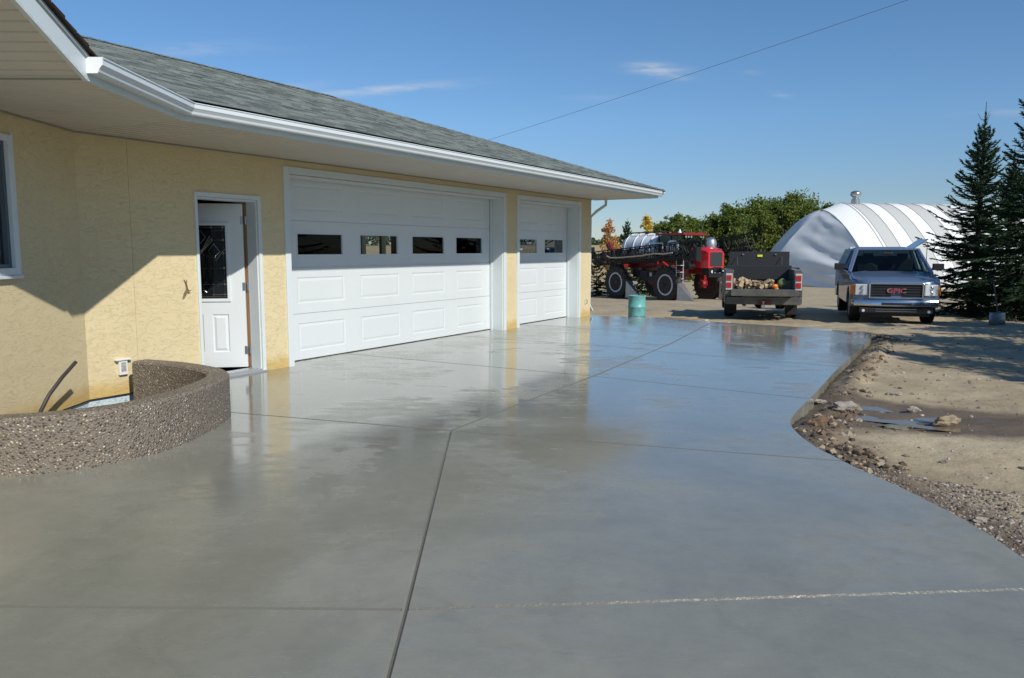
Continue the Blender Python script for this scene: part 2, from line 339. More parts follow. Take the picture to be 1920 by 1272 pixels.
# ---------------------------------------------------------------- ground
def gz_base(y):
    return np.interp(y,[-300,0,4,8,12,16,20,24,30,40,60,100,200,420,1200],[-.2,-.16,-.15,-.13,-.16,-.21,-.33,-.44,-.68,-1.03,-1.25,-.75,1.0,4.6,4.6])
def gridl(a,b,d1,lo,hi,g):
    c=list(np.arange(a,b,d1)); x=b; st=d1
    while x<hi: c.append(x); st*=g; x+=st
    c.append(hi); x=a-d1; st=d1; l=[]
    while x>lo: l.append(x); st*=g; x-=st
    l.append(lo); return np.array(l[::-1]+c)
gx=gridl(1.6,11,.055,-900,900,1.12); gy=gridl(2.2,21,.07,-300,1200,1.09)
X,Y=np.meshgrid(gx,gy); Z=gz_base(Y)
def vnoise(x,y,s,seed):
    rs=np.random.RandomState(seed); T=rs.rand(256,256); u=x/s; v_=y/s; iu=np.floor(u).astype(int); iv=np.floor(v_).astype(int); fu=u-iu; fv=v_-iv
    fu=fu*fu*(3-2*fu); fv=fv*fv*(3-2*fv); g=lambda a,b:T[a%256,b%256]
    return (g(iu,iv)*(1-fu)+g(iu+1,iv)*fu)*(1-fv)+(g(iu,iv+1)*(1-fu)+g(iu+1,iv+1)*fu)*fv-.5
def inpoly(x,y,poly):
    r=np.zeros(x.shape,bool); n=len(poly)
    for i in range(n):
        x1,y1=poly[i]; x2,y2=poly[(i+1)%n]; c=((y1>y)!=(y2>y)); 
        with np.errstate(divide='ignore',invalid='ignore'): xi=(x2-x1)*(y-y1)/(y2-y1+1e-12)+x1
        r^=c&(x<xi)
    return r
def dist(x,y,pl):
    d=np.full(x.shape,1e9)
    for (x1,y1),(x2,y2) in zip(pl[:-1],pl[1:]):
        dx,dy=x2-x1,y2-y1; t=np.clip(((x-x1)*dx+(y-y1)*dy)/(dx*dx+dy*dy),0,1); d=np.minimum(d,np.hypot(x-x1-t*dx,y-y1-t*dy))
    return d
SZ=-.012*((X-a0.x)*nS.x+(Y-a0.y)*nS.y)
near=np.clip((26-Y)/8,0,1)
lump=vnoise(X,Y,1.7,1)*.07+vnoise(X,Y,.6,2)*.035+vnoise(X,Y,.22,3)*.022+vnoise(X,Y,.09,4)*.014
rut=vnoise(X*.25+Y*.1,Y-X*.15,.45,6)*.07*np.clip((Y-8)/4,0,1)
Z=Z+(lump+rut)*np.clip((60-Y)/30,0.15,1)
Z+=np.clip((Y-60)/100,0,1)*vnoise(X,Y,90,7)*1.2
de=dist(X,Y,edgeR); 
# soil worked up beside the slab, ridge of clods a hand's width away
edge_in=np.clip(1-de/1.1,0,1)
ridge=np.exp(-((de-.28)/.13)**2)*(.025+vnoise(X,Y,.13,9)*.10+vnoise(X,Y,.3,19)*.08)*np.clip((Y-5.2)/1.0,0,1)*np.clip((15.5-Y)/2,0,1)
Z=Z*(1-edge_in)+(SZ-.045+lump*.4)*edge_in+ridge
Z-=np.exp(-(de/.13)**2)*.035*np.clip((Y-6.8)/.6,0,1)
# heap at the far tip of the slab
Z+=np.exp(-(((X-7.0)/.35)**2+((Y-13.5)/.9)**2))*.09
# puddle channels
ch1=[(3.05,8.0),(3.5,7.75),(4.1,7.55),(4.7,7.35),(5.4,7.2),(6.4,7.05)]; ch2=[(3.5,7.65),(4.0,7.15),(4.6,6.95),(5.05,6.68),(5.5,6.55)]; ch3=[(3.2,8.35),(3.7,8.15),(4.0,8.0)]
dp=np.minimum(np.minimum(dist(X,Y,ch1)/.30,dist(X,Y,ch2)/.17),dist(X,Y,ch3)/.2)
Z-=np.exp(-dp**2)*(.045+vnoise(X,Y,.35,31)*.04)
S_in=inpoly(X,Y,SLAB_L)|inpoly(X,Y,SLAB_R)
Z=np.where(S_in&(de>.0),np.minimum(Z,SZ-.15),Z)
house=[(p.x,p.y) for p in (P(9.2,-.05,0),P(9.2,-7.4,0),P(-9,-7.4,0),W(9,0,0),W(0,0,0))]
hin=inpoly(X,Y,[(P(-2.2,0,0).x,P(-2.2,0,0).y),(-2.5,7.3),(-2.6,5.6),(-4,4.9),(-7,4.9),(-8,8)]) 
Z=np.where((X<-2.0)&(Y>4.2)&(Y<9.5)&(X>-9),-.6,Z)
Z=np.where(inpoly(X,Y,house),np.minimum(Z,-.35),Z)
wetv=np.clip(1-de/.8,0,1)*.8+np.exp(-(dp/2.1)**2)*.9+np.clip(.3-vnoise(X,Y,1.9,12),0,1)*.5*np.clip((4.5-np.abs(Y-7))/2,0,1)
wetv=np.clip(wetv+np.exp(-((Y-16.6)/.5)**2)*.3,0,1)*near
fieldv=np.clip((Y-66+vnoise(X,Y,8,13)*10)/6,0,1); fieldv=np.maximum(fieldv,np.clip((-12-X)/8,0,1)*1.0)
ny,nx=X.shape
idx=np.arange(nx*ny).reshape(ny,nx); q4=np.stack([idx[:-1,:-1],idx[:-1,1:],idx[1:,1:],idx[1:,:-1]],-1).reshape(-1,4)
me=bpy.data.meshes.new('ground'); me.vertices.add(nx*ny); me.vertices.foreach_set('co',np.stack([X,Y,Z],-1).ravel())
me.loops.add(q4.size); me.loops.foreach_set('vertex_index',q4.ravel()); me.polygons.add(len(q4)); me.polygons.foreach_set('loop_start',np.arange(0,q4.size,4)); me.polygons.foreach_set('loop_total',np.full(len(q4),4)) 
me.update(calc_edges=True); me.polygons.foreach_set('use_smooth',[True]*len(q4)); me.materials.append(m_dirt)
for nm,arr in (('wet',wetv),('field',fieldv)):
    at=me.attributes.new(nm,'FLOAT','POINT'); at.data.foreach_set('value',arr.ravel().astype(np.float32))
ground=bpy.data.objects.new('ground',me); COL.objects.link(ground); tag(ground,'bare tan dirt yard running out to stubble fields','ground',kind='structure')
def gz(x,y):
    i=min(max(np.searchsorted(gy,y)-1,0),ny-2); j=min(max(np.searchsorted(gx,x)-1,0),nx-2)
    fy=(y-gy[i])/(gy[i+1]-gy[i]); fx=(x-gx[j])/(gx[j+1]-gx[j])
    return float((Z[i,j]*(1-fx)+Z[i,j+1]*fx)*(1-fy)+(Z[i+1,j]*(1-fx)+Z[i+1,j+1]*fx)*fy)
def ploc(u,v): # ground point under a photo position, found by marching down the view ray
    th=math.atan(167/1464); a=(u-960)/1464; b=(636-v)/1464
    d=Vector((a,math.cos(th)+b*math.sin(th),-math.sin(th)+b*math.cos(th))); t=2
    for k in range(4000):
        p=Vector((0,0,1.5))+d*t
        if p.z<=gz(p.x,p.y): return p
        t*=1.002
    return p
# puddle sheets
def puddle(cx,cy,rx,ry,a,label,lift=.012):
    m=MB(); ss=[gz(cx+math.cos(a)*u*rx*.6,cy+math.sin(a)*u*rx*.6) for u in (-1,-.5,0,.5,1)]; z=sorted(ss)[1]+lift; rs=random.Random(int(cx*100)); pts=[]
    for k in range(28):
        t=2*math.pi*k/28; r_=1+.18*math.sin(3*t+cx)+rs.uniform(-.06,.06); x=math.cos(t)*rx*r_; y=math.sin(t)*ry*r_; pts.append((cx+x*math.cos(a)-y*math.sin(a),cy+x*math.sin(a)+y*math.cos(a),z))
    m.add(pts,[tuple(range(28))]); return tag(m.build('puddle',m_water),label,'puddle',kind='structure')
puddle(3.75,7.65,.55,.24,-.45,'muddy puddle beside the slab edge'); puddle(4.65,7.36,.60,.22,-.28,'puddle in the middle of the wet track'); puddle(4.2,7.02,.45,.13,-.5,'narrow puddle in the nearer wheel track'); puddle(3.7,8.15,.30,.15,-.45,'small puddle by the driveway edge')
# ---------------------------------------------------------------- farmhouse
H=thing('farmhouse','low cream stucco farmhouse with white garage doors and grey shingle hip roof','house',tuple(P(0,0,0)))
ZS=2.64
def wallrect(m,F,s0,s1,z0,z1,th=.2,holes=()):
    ss=sorted({s0,s1,*[h[0] for h in holes],*[h[1] for h in holes]}); 
    for A_,B_ in zip(ss[:-1],ss[1:]):
        zs=[(z0,z1)]
        for h in holes:
            if h[0]<=A_+1e-6 and h[1]>=B_-1e-6:
                nz_=[]
                for (u,v_) in zs:
                    if h[2]>u: nz_.append((u,min(h[2],v_)))
                    if h[3]<v_: nz_.append((max(h[3],u),v_))
                zs=nz_
        for u,v_ in zs:
            m.hexa([F(A_,0,u),F(B_,0,u),F(B_,-th,u),F(A_,-th,u),F(A_,0,v_),F(B_,0,v_),F(B_,-th,v_),F(A_,-th,v_)])
GD1=(.09,5.38); GD2=(5.97,8.62); MD=(-1.29,-.43)
m=MB(); wallrect(m,P,-2.10,9.27,-.3,ZS+.02,.2,[(GD1[0],GD1[1],-.3,2.46),(GD2[0],GD2[1],-.3,2.46),(MD[0],MD[1],-.3,2.10)])
wall=m.build('wall',m_stucco,H)
m=MB(); wallrect(m,P,-2.65,-2.103,.01,ZS+.02,.2); m.build('wall',m_stucco,H)
WIN=(1.04,2.62,1.29,2.45)
m=MB(); 
def prw(t0,t1,zb,za,zc): m.hexa([W(t0,0,zb),W(t1,0,zb),W(t1,-.2,zb),W(t0,-.2,zb),W(t0,0,za),W(t1,0,zc),W(t1,-.2,zc),W(t0,-.2,za)])
zr=lambda t: ZS+.02+.375*(min(t,11.2-t)-2.33) if t>2.33 else ZS+.02
prw(0,WIN[0],.01,ZS+.02,ZS+.02); prw(WIN[0],WIN[1],.01,WIN[2],WIN[2]); prw(WIN[0],2.33,WIN[3],ZS+.02,ZS+.02); prw(2.33,WIN[1],WIN[3],ZS+.02,zr(WIN[1])); prw(WIN[1],5.6,.01,zr(WIN[1]),zr(5.6)); prw(5.6,8.9,.01,zr(5.6),ZS)
m.build('wall',m_stucco,H)
# concealed walls, floor and ceiling of the garage
def backhole(u,v,o):
    th=math.atan(167/1464); a=(u-960)/1464; b=(636-v)/1464; d=Vector((a,math.cos(th)+b*math.sin(th),-math.sin(th)+b*math.cos(th)))
    c=Vector((0,0,1.5)); p0=P(0,o,0); t=(p0-c).dot(nS)/d.dot(nS); p=c+d*t-a0; return p.dot(dS),p.z
OB=-7.0
h1=(backhole(677,450,OB)[0],backhole(733,450,OB)[0]); h2=(backhole(968,450,OB)[0],backhole(1010,450,OB)[0])
m=MB(); F=lambda s,o,z:P(s,OB+o,z); wallrect(m,F,-2.65,9.27,-.3,ZS+.02,.15)
m.build('back_wall',[m_interior],H)
m=MB(); F=lambda s,o,z:P(9.07+.2-(-o)*0,0,0) 
def endw(y0,y1,z0,z1):
    for xa,xb,k_ in ((9.27,9.10,0),(9.099,9.07,1)): m.hexa([P(xa,y0,z0),P(xa,y1,z0),P(xb,y1,z0),P(xb,y0,z0),P(xa,y0,z1),P(xa,y1,z1),P(xb,y1,z1),P(xb,y0,z1)],k_)
# opening in the end wall seen through the narrow garage door
def endhole(u,s):
    a=(u-960)/1464; th=math.atan(167/1464); d=Vector((a,math.cos(th)+.12*math.sin(th),0)); c=Vector((0,0,0)); k=((P(s,0,0)-c).dot(dS))/d.dot(dS); p=c+d*k; return (p-a0).dot(nS)
holes_=[]
for ua,ub in ((966,1010),(714.5,733),(677,711)):
    x1,x2=endhole(ua,9.07),endhole(ub,9.07); holes_.append((max(x1,x2),min(x1,x2)))
print('END HOLES',holes_)
holes_=sorted([h for h in holes_ if h[1]>OB],reverse=True); y_=-.2
for a_,b_ in holes_:
    endw(y_,a_,-.3,ZS); endw(a_,b_,-.3,.95); endw(a_,b_,2.2,ZS); y_=b_
endw(y_,OB,-.3,ZS)
m.build('end_wall',[m_stucco,m_interior],H)
m=MB(); m.hexa([P(9.07,-.3,-.2),P(-2.65,-.3,-.2),P(-2.65,OB,-.2),P(9.07,OB,-.2),P(9.07,-.3,-.02),P(-2.65,-.3,-.02),P(-2.65,OB,-.02),P(9.07,OB,-.02)])
m.hexa([P(9.07,-.2,ZS-.03),P(-2.65,-.2,ZS-.03),P(-2.65,OB,ZS-.03),P(9.07,OB,ZS-.03),P(9.07,-.2,ZS-.01),P(-2.65,-.2,ZS-.01),P(-2.65,OB,ZS-.01),P(9.07,OB,ZS-.01)])
m.hexa([P(-2.5,-.2,-.1),P(-2.4,-.2,-.1),P(-2.4,OB,-.1),P(-2.5,OB,-.1),P(-2.5,-.2,ZS),P(-2.4,-.2,ZS),P(-2.4,OB,ZS),P(-2.5,OB,ZS)])
m.build('interior',m_interior,H)
# trims round the garage openings
def fbox(m,F,s0,s1,o0,o1,z0,z1,mi=0): m.hexa([F(s0,o0,z0),F(s1,o0,z0),F(s1,o1,z0),F(s0,o1,z0),F(s0,o0,z1),F(s1,o0,z1),F(s1,o1,z1),F(s0,o1,z1)],mi)
def garage(g,wins,pan,pane=None):
    s0,s1=g; m=MB()
    for a_,b_ in ((s0-.09,s0),(s1,s1+.09)):
        fbox(m,P,a_,b_,-.003,.022,-.02,2.55)
    fbox(m,P,s0,s1,-.003,.022,2.46,2.55)
    # reveals
    fbox(m,P,s0,s0+.02,-.26,-.004,-.02,2.455); fbox(m,P,s1-.02,s1,-.26,-.004,-.02,2.455); fbox(m,P,s0+.02,s1-.02,-.26,-.004,2.43,2.455)
    # weather seal stop
    fbox(m,P,s1-.045,s1-.021,-.262,-.22,-.02,2.43); 
    m.build('door_frame',m_trim,H,bevel=.004)
    D_=-.27; A_=s0+.0; B_=s1; zs=[.012,.640,1.265,1.889,2.50]
    dm=MB(); dm.mi=[]
    # sections with raised panels
    rows=[(0,.135,.51),(1,.78,1.13),(2,None,None),(3,2.03,2.37)]
    for k,(i,pz0,pz1) in enumerate(rows):
        z0,z1=zs[i]+.003,zs[i+1]-.003
        if i<3: fbox(dm,P,A_,B_,D_-.045,D_-.012,z1-.006,z1+.012)
        if i==2:
            wz0,wz1=1.42,1.731
            cuts=[A_]+[c for w_ in wins for c in w_]+[B_]
            for c0_,c1_ in zip(cuts[0::2],cuts[1::2]): fbox(dm,P,c0_,c1_,D_-.04,D_,z0,z1)
            for w_ in wins: fbox(dm,P,w_[0],w_[1],D_-.04,D_,z0,wz0); fbox(dm,P,w_[0],w_[1],D_-.04,D_,wz1,z1)
            continue
        # panel sockets: frame around, sloped bevel then raised field
        cuts=[A_]+[c for w_ in pan for c in w_]+[B_]
        for c0_,c1_ in zip(cuts[0::2],cuts[1::2]): fbox(dm,P,c0_,c1_,D_-.04,D_,z0,z1)
        for w_ in pan:
            fbox(dm,P,w_[0],w_[1],D_-.04,D_,z0,pz0); fbox(dm,P,w_[0],w_[1],D_-.04,D_,pz1,z1)
            r=[]
            for ins,dep in ((0,0),(.012,-.006),(.022,-.006),(.05,-.001)):
                r.append([P(w_[0]+ins,D_+dep,pz0+ins),P(w_[1]-ins,D_+dep,pz0+ins),P(w_[1]-ins,D_+dep,pz1-ins),P(w_[0]+ins,D_+dep,pz1-ins)])
            dm.loft(r,0,False); dm.add(r[-1],[(0,1,2,3)])
    d=dm.build('garage_door',m_door,H)
    for w_ in wins:
        f=MB()
        for a_,b_,c_,e_ in ((w_[0]+.0,w_[0]+.018,1.42,1.731),(w_[1]-.018,w_[1],1.42,1.731),(w_[0]+.018,w_[1]-.018,1.42,1.438),(w_[0]+.018,w_[1]-.018,1.713,1.731)):
            fbox(f,P,a_,b_,D_-.03,D_+.006,c_,e_)
        f.build('window_frame',m_door,d)
        g_=MB(); fbox(g_,P,w_[0]+.018,w_[1]-.018,D_-.022,D_-.018,1.438,1.713); g_.build('window_pane',pane or m_glass,d)
    s_=MB(); fbox(s_,P,A_,B_,D_-.035,D_-.005,-.01,.014); s_.build('bottom_seal',m_black,d)
    return d
garage(GD1,[(.464,1.369),(1.718,2.622),(2.967,3.879),(4.214,5.09)],[(.457,1.376),(1.719,2.63),(2.967,3.873),(4.245,5.08)])
garage(GD2,[(6.30,7.199),(7.512,8.413)],[(6.30,7.2),(7.518,8.415)],glassmat('reflective_pane',(.6,.62,.62),ior=2.3))
# unlit interior put in as near-black colour; end wall opening shows through pane two
# man door
F=P
m=MB(); 
for a_,b_ in ((MD[0]-.035,MD[0]),(MD[1],MD[1]+.05)): fbox(m,P,a_,b_,-.003,.02,.0,2.15)
fbox(m,P,MD[0],MD[1],-.003,.02,2.10,2.15)
fbox(m,P,MD[0],MD[0]+.02,-.19,-.004,0,2.098); fbox(m,P,MD[1]-.018,MD[1],-.17,-.004,.03,2.098); fbox(m,P,MD[0]+.02,MD[1]-.018,-.19,-.004,2.075,2.098)
fr=m.build('door_frame',m_trim,H,bevel=.003)
m=MB(); fbox(m,P,MD[1]-.022,MD[1]-.003,-.235,-.172,.03,2.07); m.build('jamb',m_wood,fr)
m=MB(); fbox(m,P,MD[0]-.03,MD[1]+.045,-.2,.05,-.03,.018); fbox(m,P,MD[0],MD[1],-.17,-.02,.018,.04); m.build('threshold',M('aluminium_sill',(.55,.57,.58),.35,.6),H,bevel=.003)
hp=P(MD[1]-.045,-.20,0); dh=R(81.0); lx=Vector((-math.sin(dh),-math.cos(dh),0)); ln=Vector((lx.y,-lx.x,0))
if ln.y>0: ln=-ln
def Dl(u,o,z): return hp+lx*u+ln*o+Vector((0,0,z))
m=MB(); T=.022; w0,w1=.205,.70; z0_,z1_=.90,1.80
fbox(m,Dl,0,w0,-T,T,.05,2.06); fbox(m,Dl,w1,.86,-T,T,.05,2.06); fbox(m,Dl,w0,w1,-T,T,z1_,2.06); 
fbox(m,Dl,w0,w1,-T,T,.71,z0_); fbox(m,Dl,w0,w1,-T,T,.05,.24)
for a_,b_ in ((w0,.40),(.505,w1)):
    r=[]
    for ins,dep in ((0,T),(.012,T-.012),(.02,T-.012),(.045,T-.001)): r.append([Dl(a_+ins,dep,.24+ins),Dl(b_-ins,dep,.24+ins),Dl(b_-ins,dep,.71-ins),Dl(a_+ins,dep,.71-ins)])
    m.loft(r,0,False); m.add(r[-1],[(0,1,2,3)])
fbox(m,Dl,.40,.505,-T,T,.24,.71)
dr=m.build('door',m_door,H)
m=MB()
for a_,b_,c_,e_ in ((w0-.035,w0+.005,z0_-.035,z1_+.035),(w1-.005,w1+.035,z0_-.035,z1_+.035),(w0,w1,z0_-.035,z0_+.005),(w0,w1,z1_-.005,z1_+.035)): fbox(m,Dl,a_,b_,T+.001,T+.016,c_,e_)
m.build('glass_surround',m_door,dr,bevel=.006)
m=MB(); fbox(m,Dl,w0+.001,w1-.001,.004,.010,z0_,z1_); m.build('glass',m_glassdark,dr)
m=MB(); GW=w1-w0; GH=z1_-z0_
def gp(x,y): return Dl(w1-x*GW,.0125,z0_+y*GH)   # x from far stile to hinge, y up
def came(*pts,r=.0038): m.tube([gp(*p) for p in pts],r,5)
for x in (.08,.36,.66,.93): came((x,.02),(x,.28) if x in(.36,.66) else (x,.98))
for y in (.06,.2,.80,.93): came((.03,y),(.25,y)); came((.7,y),(.98,y))
came((.36,.85),(.36,.98)); came((.66,.80),(.66,.98)); came((.03,.97),(.97,.97)); came((.03,.03),(.97,.03))
came((.5,.24),(.39,.15),(.5,.09),(.62,.15),(.5,.24))
came((.39,.93),(.25,.83),(.39,.75),(.52,.84),(.39,.93)); came((.7,.75),(.56,.64),(.7,.56),(.84,.64),(.7,.75))
for k in range(3): came((.30+.03*k,.60+.0*k-.06+.03*k),(.62+.03*k,.86-.03*k+.0))
came((.14,.84),(.45,.60),(.72,.54)); came((.93,.66),(.72,.52)); came((.97,.68),(.75,.52)); came((.12,.56),(.45,.68)); came((.12,.53),(.40,.66))
for x in (.42,.46,.56,.60): came((x,.28),(x,.60))
came((.15,.15),(.15,.52)); came((.76,.15),(.76,.54)); came((.12,.2),(.88,.2)); came((.12,.42),(.9,.42))
for x,y in ((.08,.06),(.36,.06),(.66,.06),(.93,.06),(.08,.2),(.66,.2),(.93,.2),(.93,.42),(.93,.62),(.93,.80),(.93,.97),(.66,.97),(.36,.97),(.08,.97),(.08,.80),(.08,.64),(.66,.80)):
    c=gp(x,y); m.tube([c,c+ln*.006],.012,8)
m.build('leaded_came',M('brass_came',(.30,.29,.26),.3,.9),dr)
for z in (.26,1.05,1.86):
    m=MB(); m.tube([P(MD[1]-.03,-.172,z-.05),P(MD[1]-.03,-.172,z+.05)],.012,8); fbox(m,Dl,-.002,.03,T,T+.004,z-.05,z+.05); m.build('hinge',m_steel,dr)
# wing window (partly out of the picture)
m=MB(); a_,b_,c_,e_=WIN
for q1,q2,q3,q4_ in ((a_,a_+.055,c_,e_),(b_-.055,b_,c_,e_),(a_+.055,b_-.055,c_,c_+.06),(a_+.055,b_-.055,e_-.055,e_),(a_-.02,a_,c_-.03,e_+.02)): fbox(m,W,q1,q2,-.08,.03,q3,q4_)
fbox(m,W,a_-.02,b_,-.0,.045,c_-.03,c_-.001)
wf=m.build('window',m_trim,H,bevel=.004)
m=MB()
for q1,q2,q3,q4_ in ((a_+.056,a_+.09,c_+.061,e_-.056),(a_+.75,a_+.80,c_+.061,e_-.056),(a_+.091,a_+.749,c_+.061,c_+.09),(a_+.091,a_+.749,e_-.09,e_-.056)): fbox(m,W,q1,q2,-.07,-.005,q3,q4_)
m.build('sash',M('sash_dark_spacer',(.10,.12,.14),.4),wf)
m=MB(); fbox(m,W,a_+.09,a_+.75,-.05,-.045,c_+.09,e_-.09); m.build('window_pane',m_glass,wf)
m=MB(); rows_=[]
for z in (c_+.0,c_+.5,e_): rows_.append([W(a_-.02+.035*k,-.125+.03*math.sin(k*1.3)+.01*math.sin(k*3.1),z) for k in range(40)])
m.loft(rows_,0,False,closed=False); m.build('curtain',M('pale_curtain',(.8,.77,.74),.9,var=.3,vscale=6),wf,smooth=True)
m=MB(); m.hexa([W(-.1,-.5,0),W(5,-.5,0),W(5,-.6,0),W(-.1,-.6,0),W(-.1,-.5,2.6),W(5,-.5,2.6),W(5,-.6,2.6),W(-.1,-.6,2.6)]); m.build('inner_wall',m_interior,H)
# ---- soffits: ribbed vinyl
def ribbed(F,t0,t1,o0,o1,zf,clips,pitch=.0762,name='soffit'):
    m=MB(); n=int((t1-t0)/pitch)+1; prof=[]
    for k in range(n):
        b=t0+k*pitch; wide=(k%4==3)
        prof+=[(b,0),(b+pitch-.020,0),(b+pitch-.015,.016),(b+pitch-.006,.016 if not wide else .024),(b+pitch-.001,0)]
    vs=[]; 
    for o in (o0,o1): vs+=[F(t,o,zf(t,o)+dz) for t,dz in prof]
    N=len(prof); m.add(vs,[(i,i+1,N+i+1,N+i) for i in range(N-1)])
    bm=bmesh.new(); V=[bm.verts.new(p) for p in m.v]
    for f in m.f: bm.faces.new([V[i] for i in f])
    for c_,n_ in clips: clip(bm,c_,n_)
    mm=MB(); bm.verts.index_update(); mm.add([v.co.copy() for v in bm.verts],[tuple(v.index for v in f.verts) for f in bm.faces]); bm.free()
    return mm.build(name,m_soffit,H,fix=False)
I_=P(-2.55,1.5,ZS); Bw=Vector(B0); mit=(I_-Bw); mit.z=0; mn=Vector((mit.y,-mit.x,0)).normalized()
if mn.dot(dS)>0: mn=-mn       # mn points to the wing side
ribbed(P,-2.9,9.46,-.02,1.472,lambda t,o:ZS,[(Bw,mn),(P(9.485,0,0),dS)])
ribbed(W,-.6,2.33,-.02,1.30,lambda t,o:ZS,[(Bw,-mn)],pitch=.0762)
ribbed(W,2.335,5.6,-.02,1.335,lambda t,o:ZS+.375*(t-2.33),[(W(5.6,0,0),wD)],pitch=.095)
ribbed(W,5.6,8.9,-.02,1.335,lambda t,o:ZS+.375*(8.87-t),[],pitch=.095)
m=MB(); fbox(m,W,2.315,2.345,0,1.33,ZS-.006,ZS+.004); 
# j-channel along the wall heads
fbox(m,P,-2.66,9.28,.0,.022,ZS-.014,ZS-.001); fbox(m,W,.0,2.33,.0,.022,ZS-.014,ZS-.001)
m.build('soffit_trim',M('soffit_channel',(.30,.28,.24),.5),H)
m=MB(); lc=W(3.32,.72,ZS+.375*.99-.005); m.lathe([(.001,-.03),(.05,-.028),(.075,-.012),(.085,0)],lc,'Z',20); m.build('soffit_light',M('light_cover',(.18,.18,.17),.4),H,smooth=True)
# fascia
FZ0,FZ1=ZS-.01,2.785
Ix,Iy=(-2.55,1.5); Wt,Wo=.70,1.335
m=MB(); I0=P(-2.55,1.5,0); I1=P(-2.56,1.47,0)
def strip(m,pts,inn,z0,z1): 
    for (a_,b_),(c_,d_) in zip(zip(pts[:-1],pts[1:]),zip(inn[:-1],inn[1:])):
        m.hexa([Vector((a_.x,a_.y,z0)),Vector((b_.x,b_.y,z0)),Vector((d_.x,d_.y,z0)),Vector((c_.x,c_.y,z0)),Vector((a_.x,a_.y,z1)),Vector((b_.x,b_.y,z1)),Vector((d_.x,d_.y,z1)),Vector((c_.x,c_.y,z1))])
wo2=(I0-Bw).dot(wN); wi2=(I1-Bw).dot(wN)
strip(m,[W(2.33,wo2,0),I0,P(9.51,1.5,0),P(9.51,-8.5,0)],[W(2.33,wi2,0),I1,P(9.48,1.47,0),P(9.48,-8.5,0)],FZ0,FZ1)
m.build('fascia',m_fascia,H)
# rake board of the gable
m=MB()
def rake(m,o0,o1,t0,t1,za,zb,f):
    m.hexa([W(t0,o0,f(t0)+za),W(t1,o0,f(t1)+za),W(t1,o1,f(t1)+za),W(t0,o1,f(t0)+za),W(t0,o0,f(t0)+zb),W(t1,o0,f(t1)+zb),W(t1,o1,f(t1)+zb),W(t0,o1,f(t0)+zb)])
fr_=lambda t:ZS+.375*(t-2.33); fd_=lambda t:ZS+.375*(8.87-t)
rake(m,wi2+.003,wo2+.004,2.331,5.6,-.012,.135,fr_); rake(m,wi2+.003,wo2+.004,5.6,8.87,-.012,.135,fd_)
m.build('rake_board',m_fascia,H)
m=MB(); rake(m,wi2,wo2+.02,2.30,5.6,.136,.16,fr_); rake(m,wi2,wo2+.02,5.6,8.9,.136,.16,fd_); m.build('drip_edge',M('drip_metal',(.42,.47,.48),.35),H)
# shingle courses of the gable seen from the edge: stepped
m=MB(); t=2.24; k=0
while t<5.6:
    t2=min(t+.14,5.62); z0=fr_(t)+.165
    m.hexa([W(t,-3.6,z0),W(t2,-3.6,z0+.375*(t2-t)),W(t2,wo2+.05,z0+.375*(t2-t)),W(t,wo2+.05,z0),W(t,-3.6,z0+.022),W(t2,-3.6,z0+.012+.375*(t2-t)),W(t2,wo2+.05+.006*(k%2),z0+.012+.375*(t2-t)),W(t,wo2+.05+.006*(k%2),z0+.022)]); t=t2; k+=1
m.hexa([W(5.6,-3.6,fr_(5.6)+.16),W(8.95,-3.6,fd_(8.95)+.16),W(8.95,wo2+.05,fd_(8.95)+.16),W(5.6,wo2+.05,fr_(5.6)+.16),W(5.6,-3.6,fr_(5.6)+.19),W(8.95,-3.6,fd_(8.95)+.19),W(8.95,wo2+.05,fd_(8.95)+.19),W(5.6,wo2+.05,fr_(5.6)+.19)])
m.build('gable_roof',m_shedge,H)
# gutter, K profile swept along the eaves
prof=[(0.0,.035),(.075,.035),(.083,.045),(.088,.062),(.104,.082),(.112,.090),(.113,.128),(.121,.130),(.121,.137),(.104,.137),(.106,.094),(.07,.045),(.004,.041),(0,.041)]
m=MB(); r=[]
bis=(wN+nS).normalized(); kk=1/bis.dot(nS)
r.append([W(2.33,wo2+.001+x,ZS+z) for x,z in prof]); r.append([I0+bis*kk*(x+.001)+Vector((0,0,ZS+z)) for x,z in prof]); r.append([P(9.62,1.501+x,ZS+z) for x,z in prof])
m.loft(r,0,True)
m.build('gutter',m_trim,H)
m=MB(); ep=[(0,.035),(.075,.035),(.083,.045),(.088,.062),(.104,.082),(.112,.09),(.113,.128),(.121,.14),(0,.14)]
m.prism([W(2.333,wo2+.001+x,ZS+z) for x,z in ep],wD*.006); m.build('gutter_end_cap',M('end_cap_white',(.75,.78,.78),.3),H)
m=MB(); m.prism([P(9.622,1.501+x,ZS+z) for x,z in ep],dS*.006); m.build('gutter_end_cap',m_trim,H)
# main roof
RR=5.05; EO=1.60; EZ=2.79; sl3=1/3.; OR=EO-RR; SE=9.57
def course_plane(name,F,e0,e1,uvdir,clips,rise=RR,pitchs=.1328):
    m=MB(); n=int(rise/pitchs)+1; vs=[];
    prof=[]
    for k in range(n): prof+=[(k*pitchs,.010),((k+1)*pitchs,.001)]
    A_=[F(e0,d,z) for d,z in prof]; B_=[F(e1,d,z) for d,z in prof]; N=len(prof)
    bm=bmesh.new(); V=[bm.verts.new(p) for p in A_+B_]
    for i in range(N-1): bm.faces.new([V[i],V[i+1],V[N+i+1],V[N+i]])
    for c_,n_ in clips: clip(bm,c_,n_)
    bmesh.ops.triangulate(bm,faces=[f for f in bm.faces if len(f.verts)>4])
    bm.verts.index_update(); mm=MB(); mm.add([v.co.copy() for v in bm.verts],[tuple(v.index for v in f.verts) for f in bm.faces]); bm.free()
    return mm
def Fm(s,d,z): return P(s,EO-d,EZ+d*sl3+z)
hipn=(dS+nS).normalized(); # vertical hip plane through the corner, running back-left
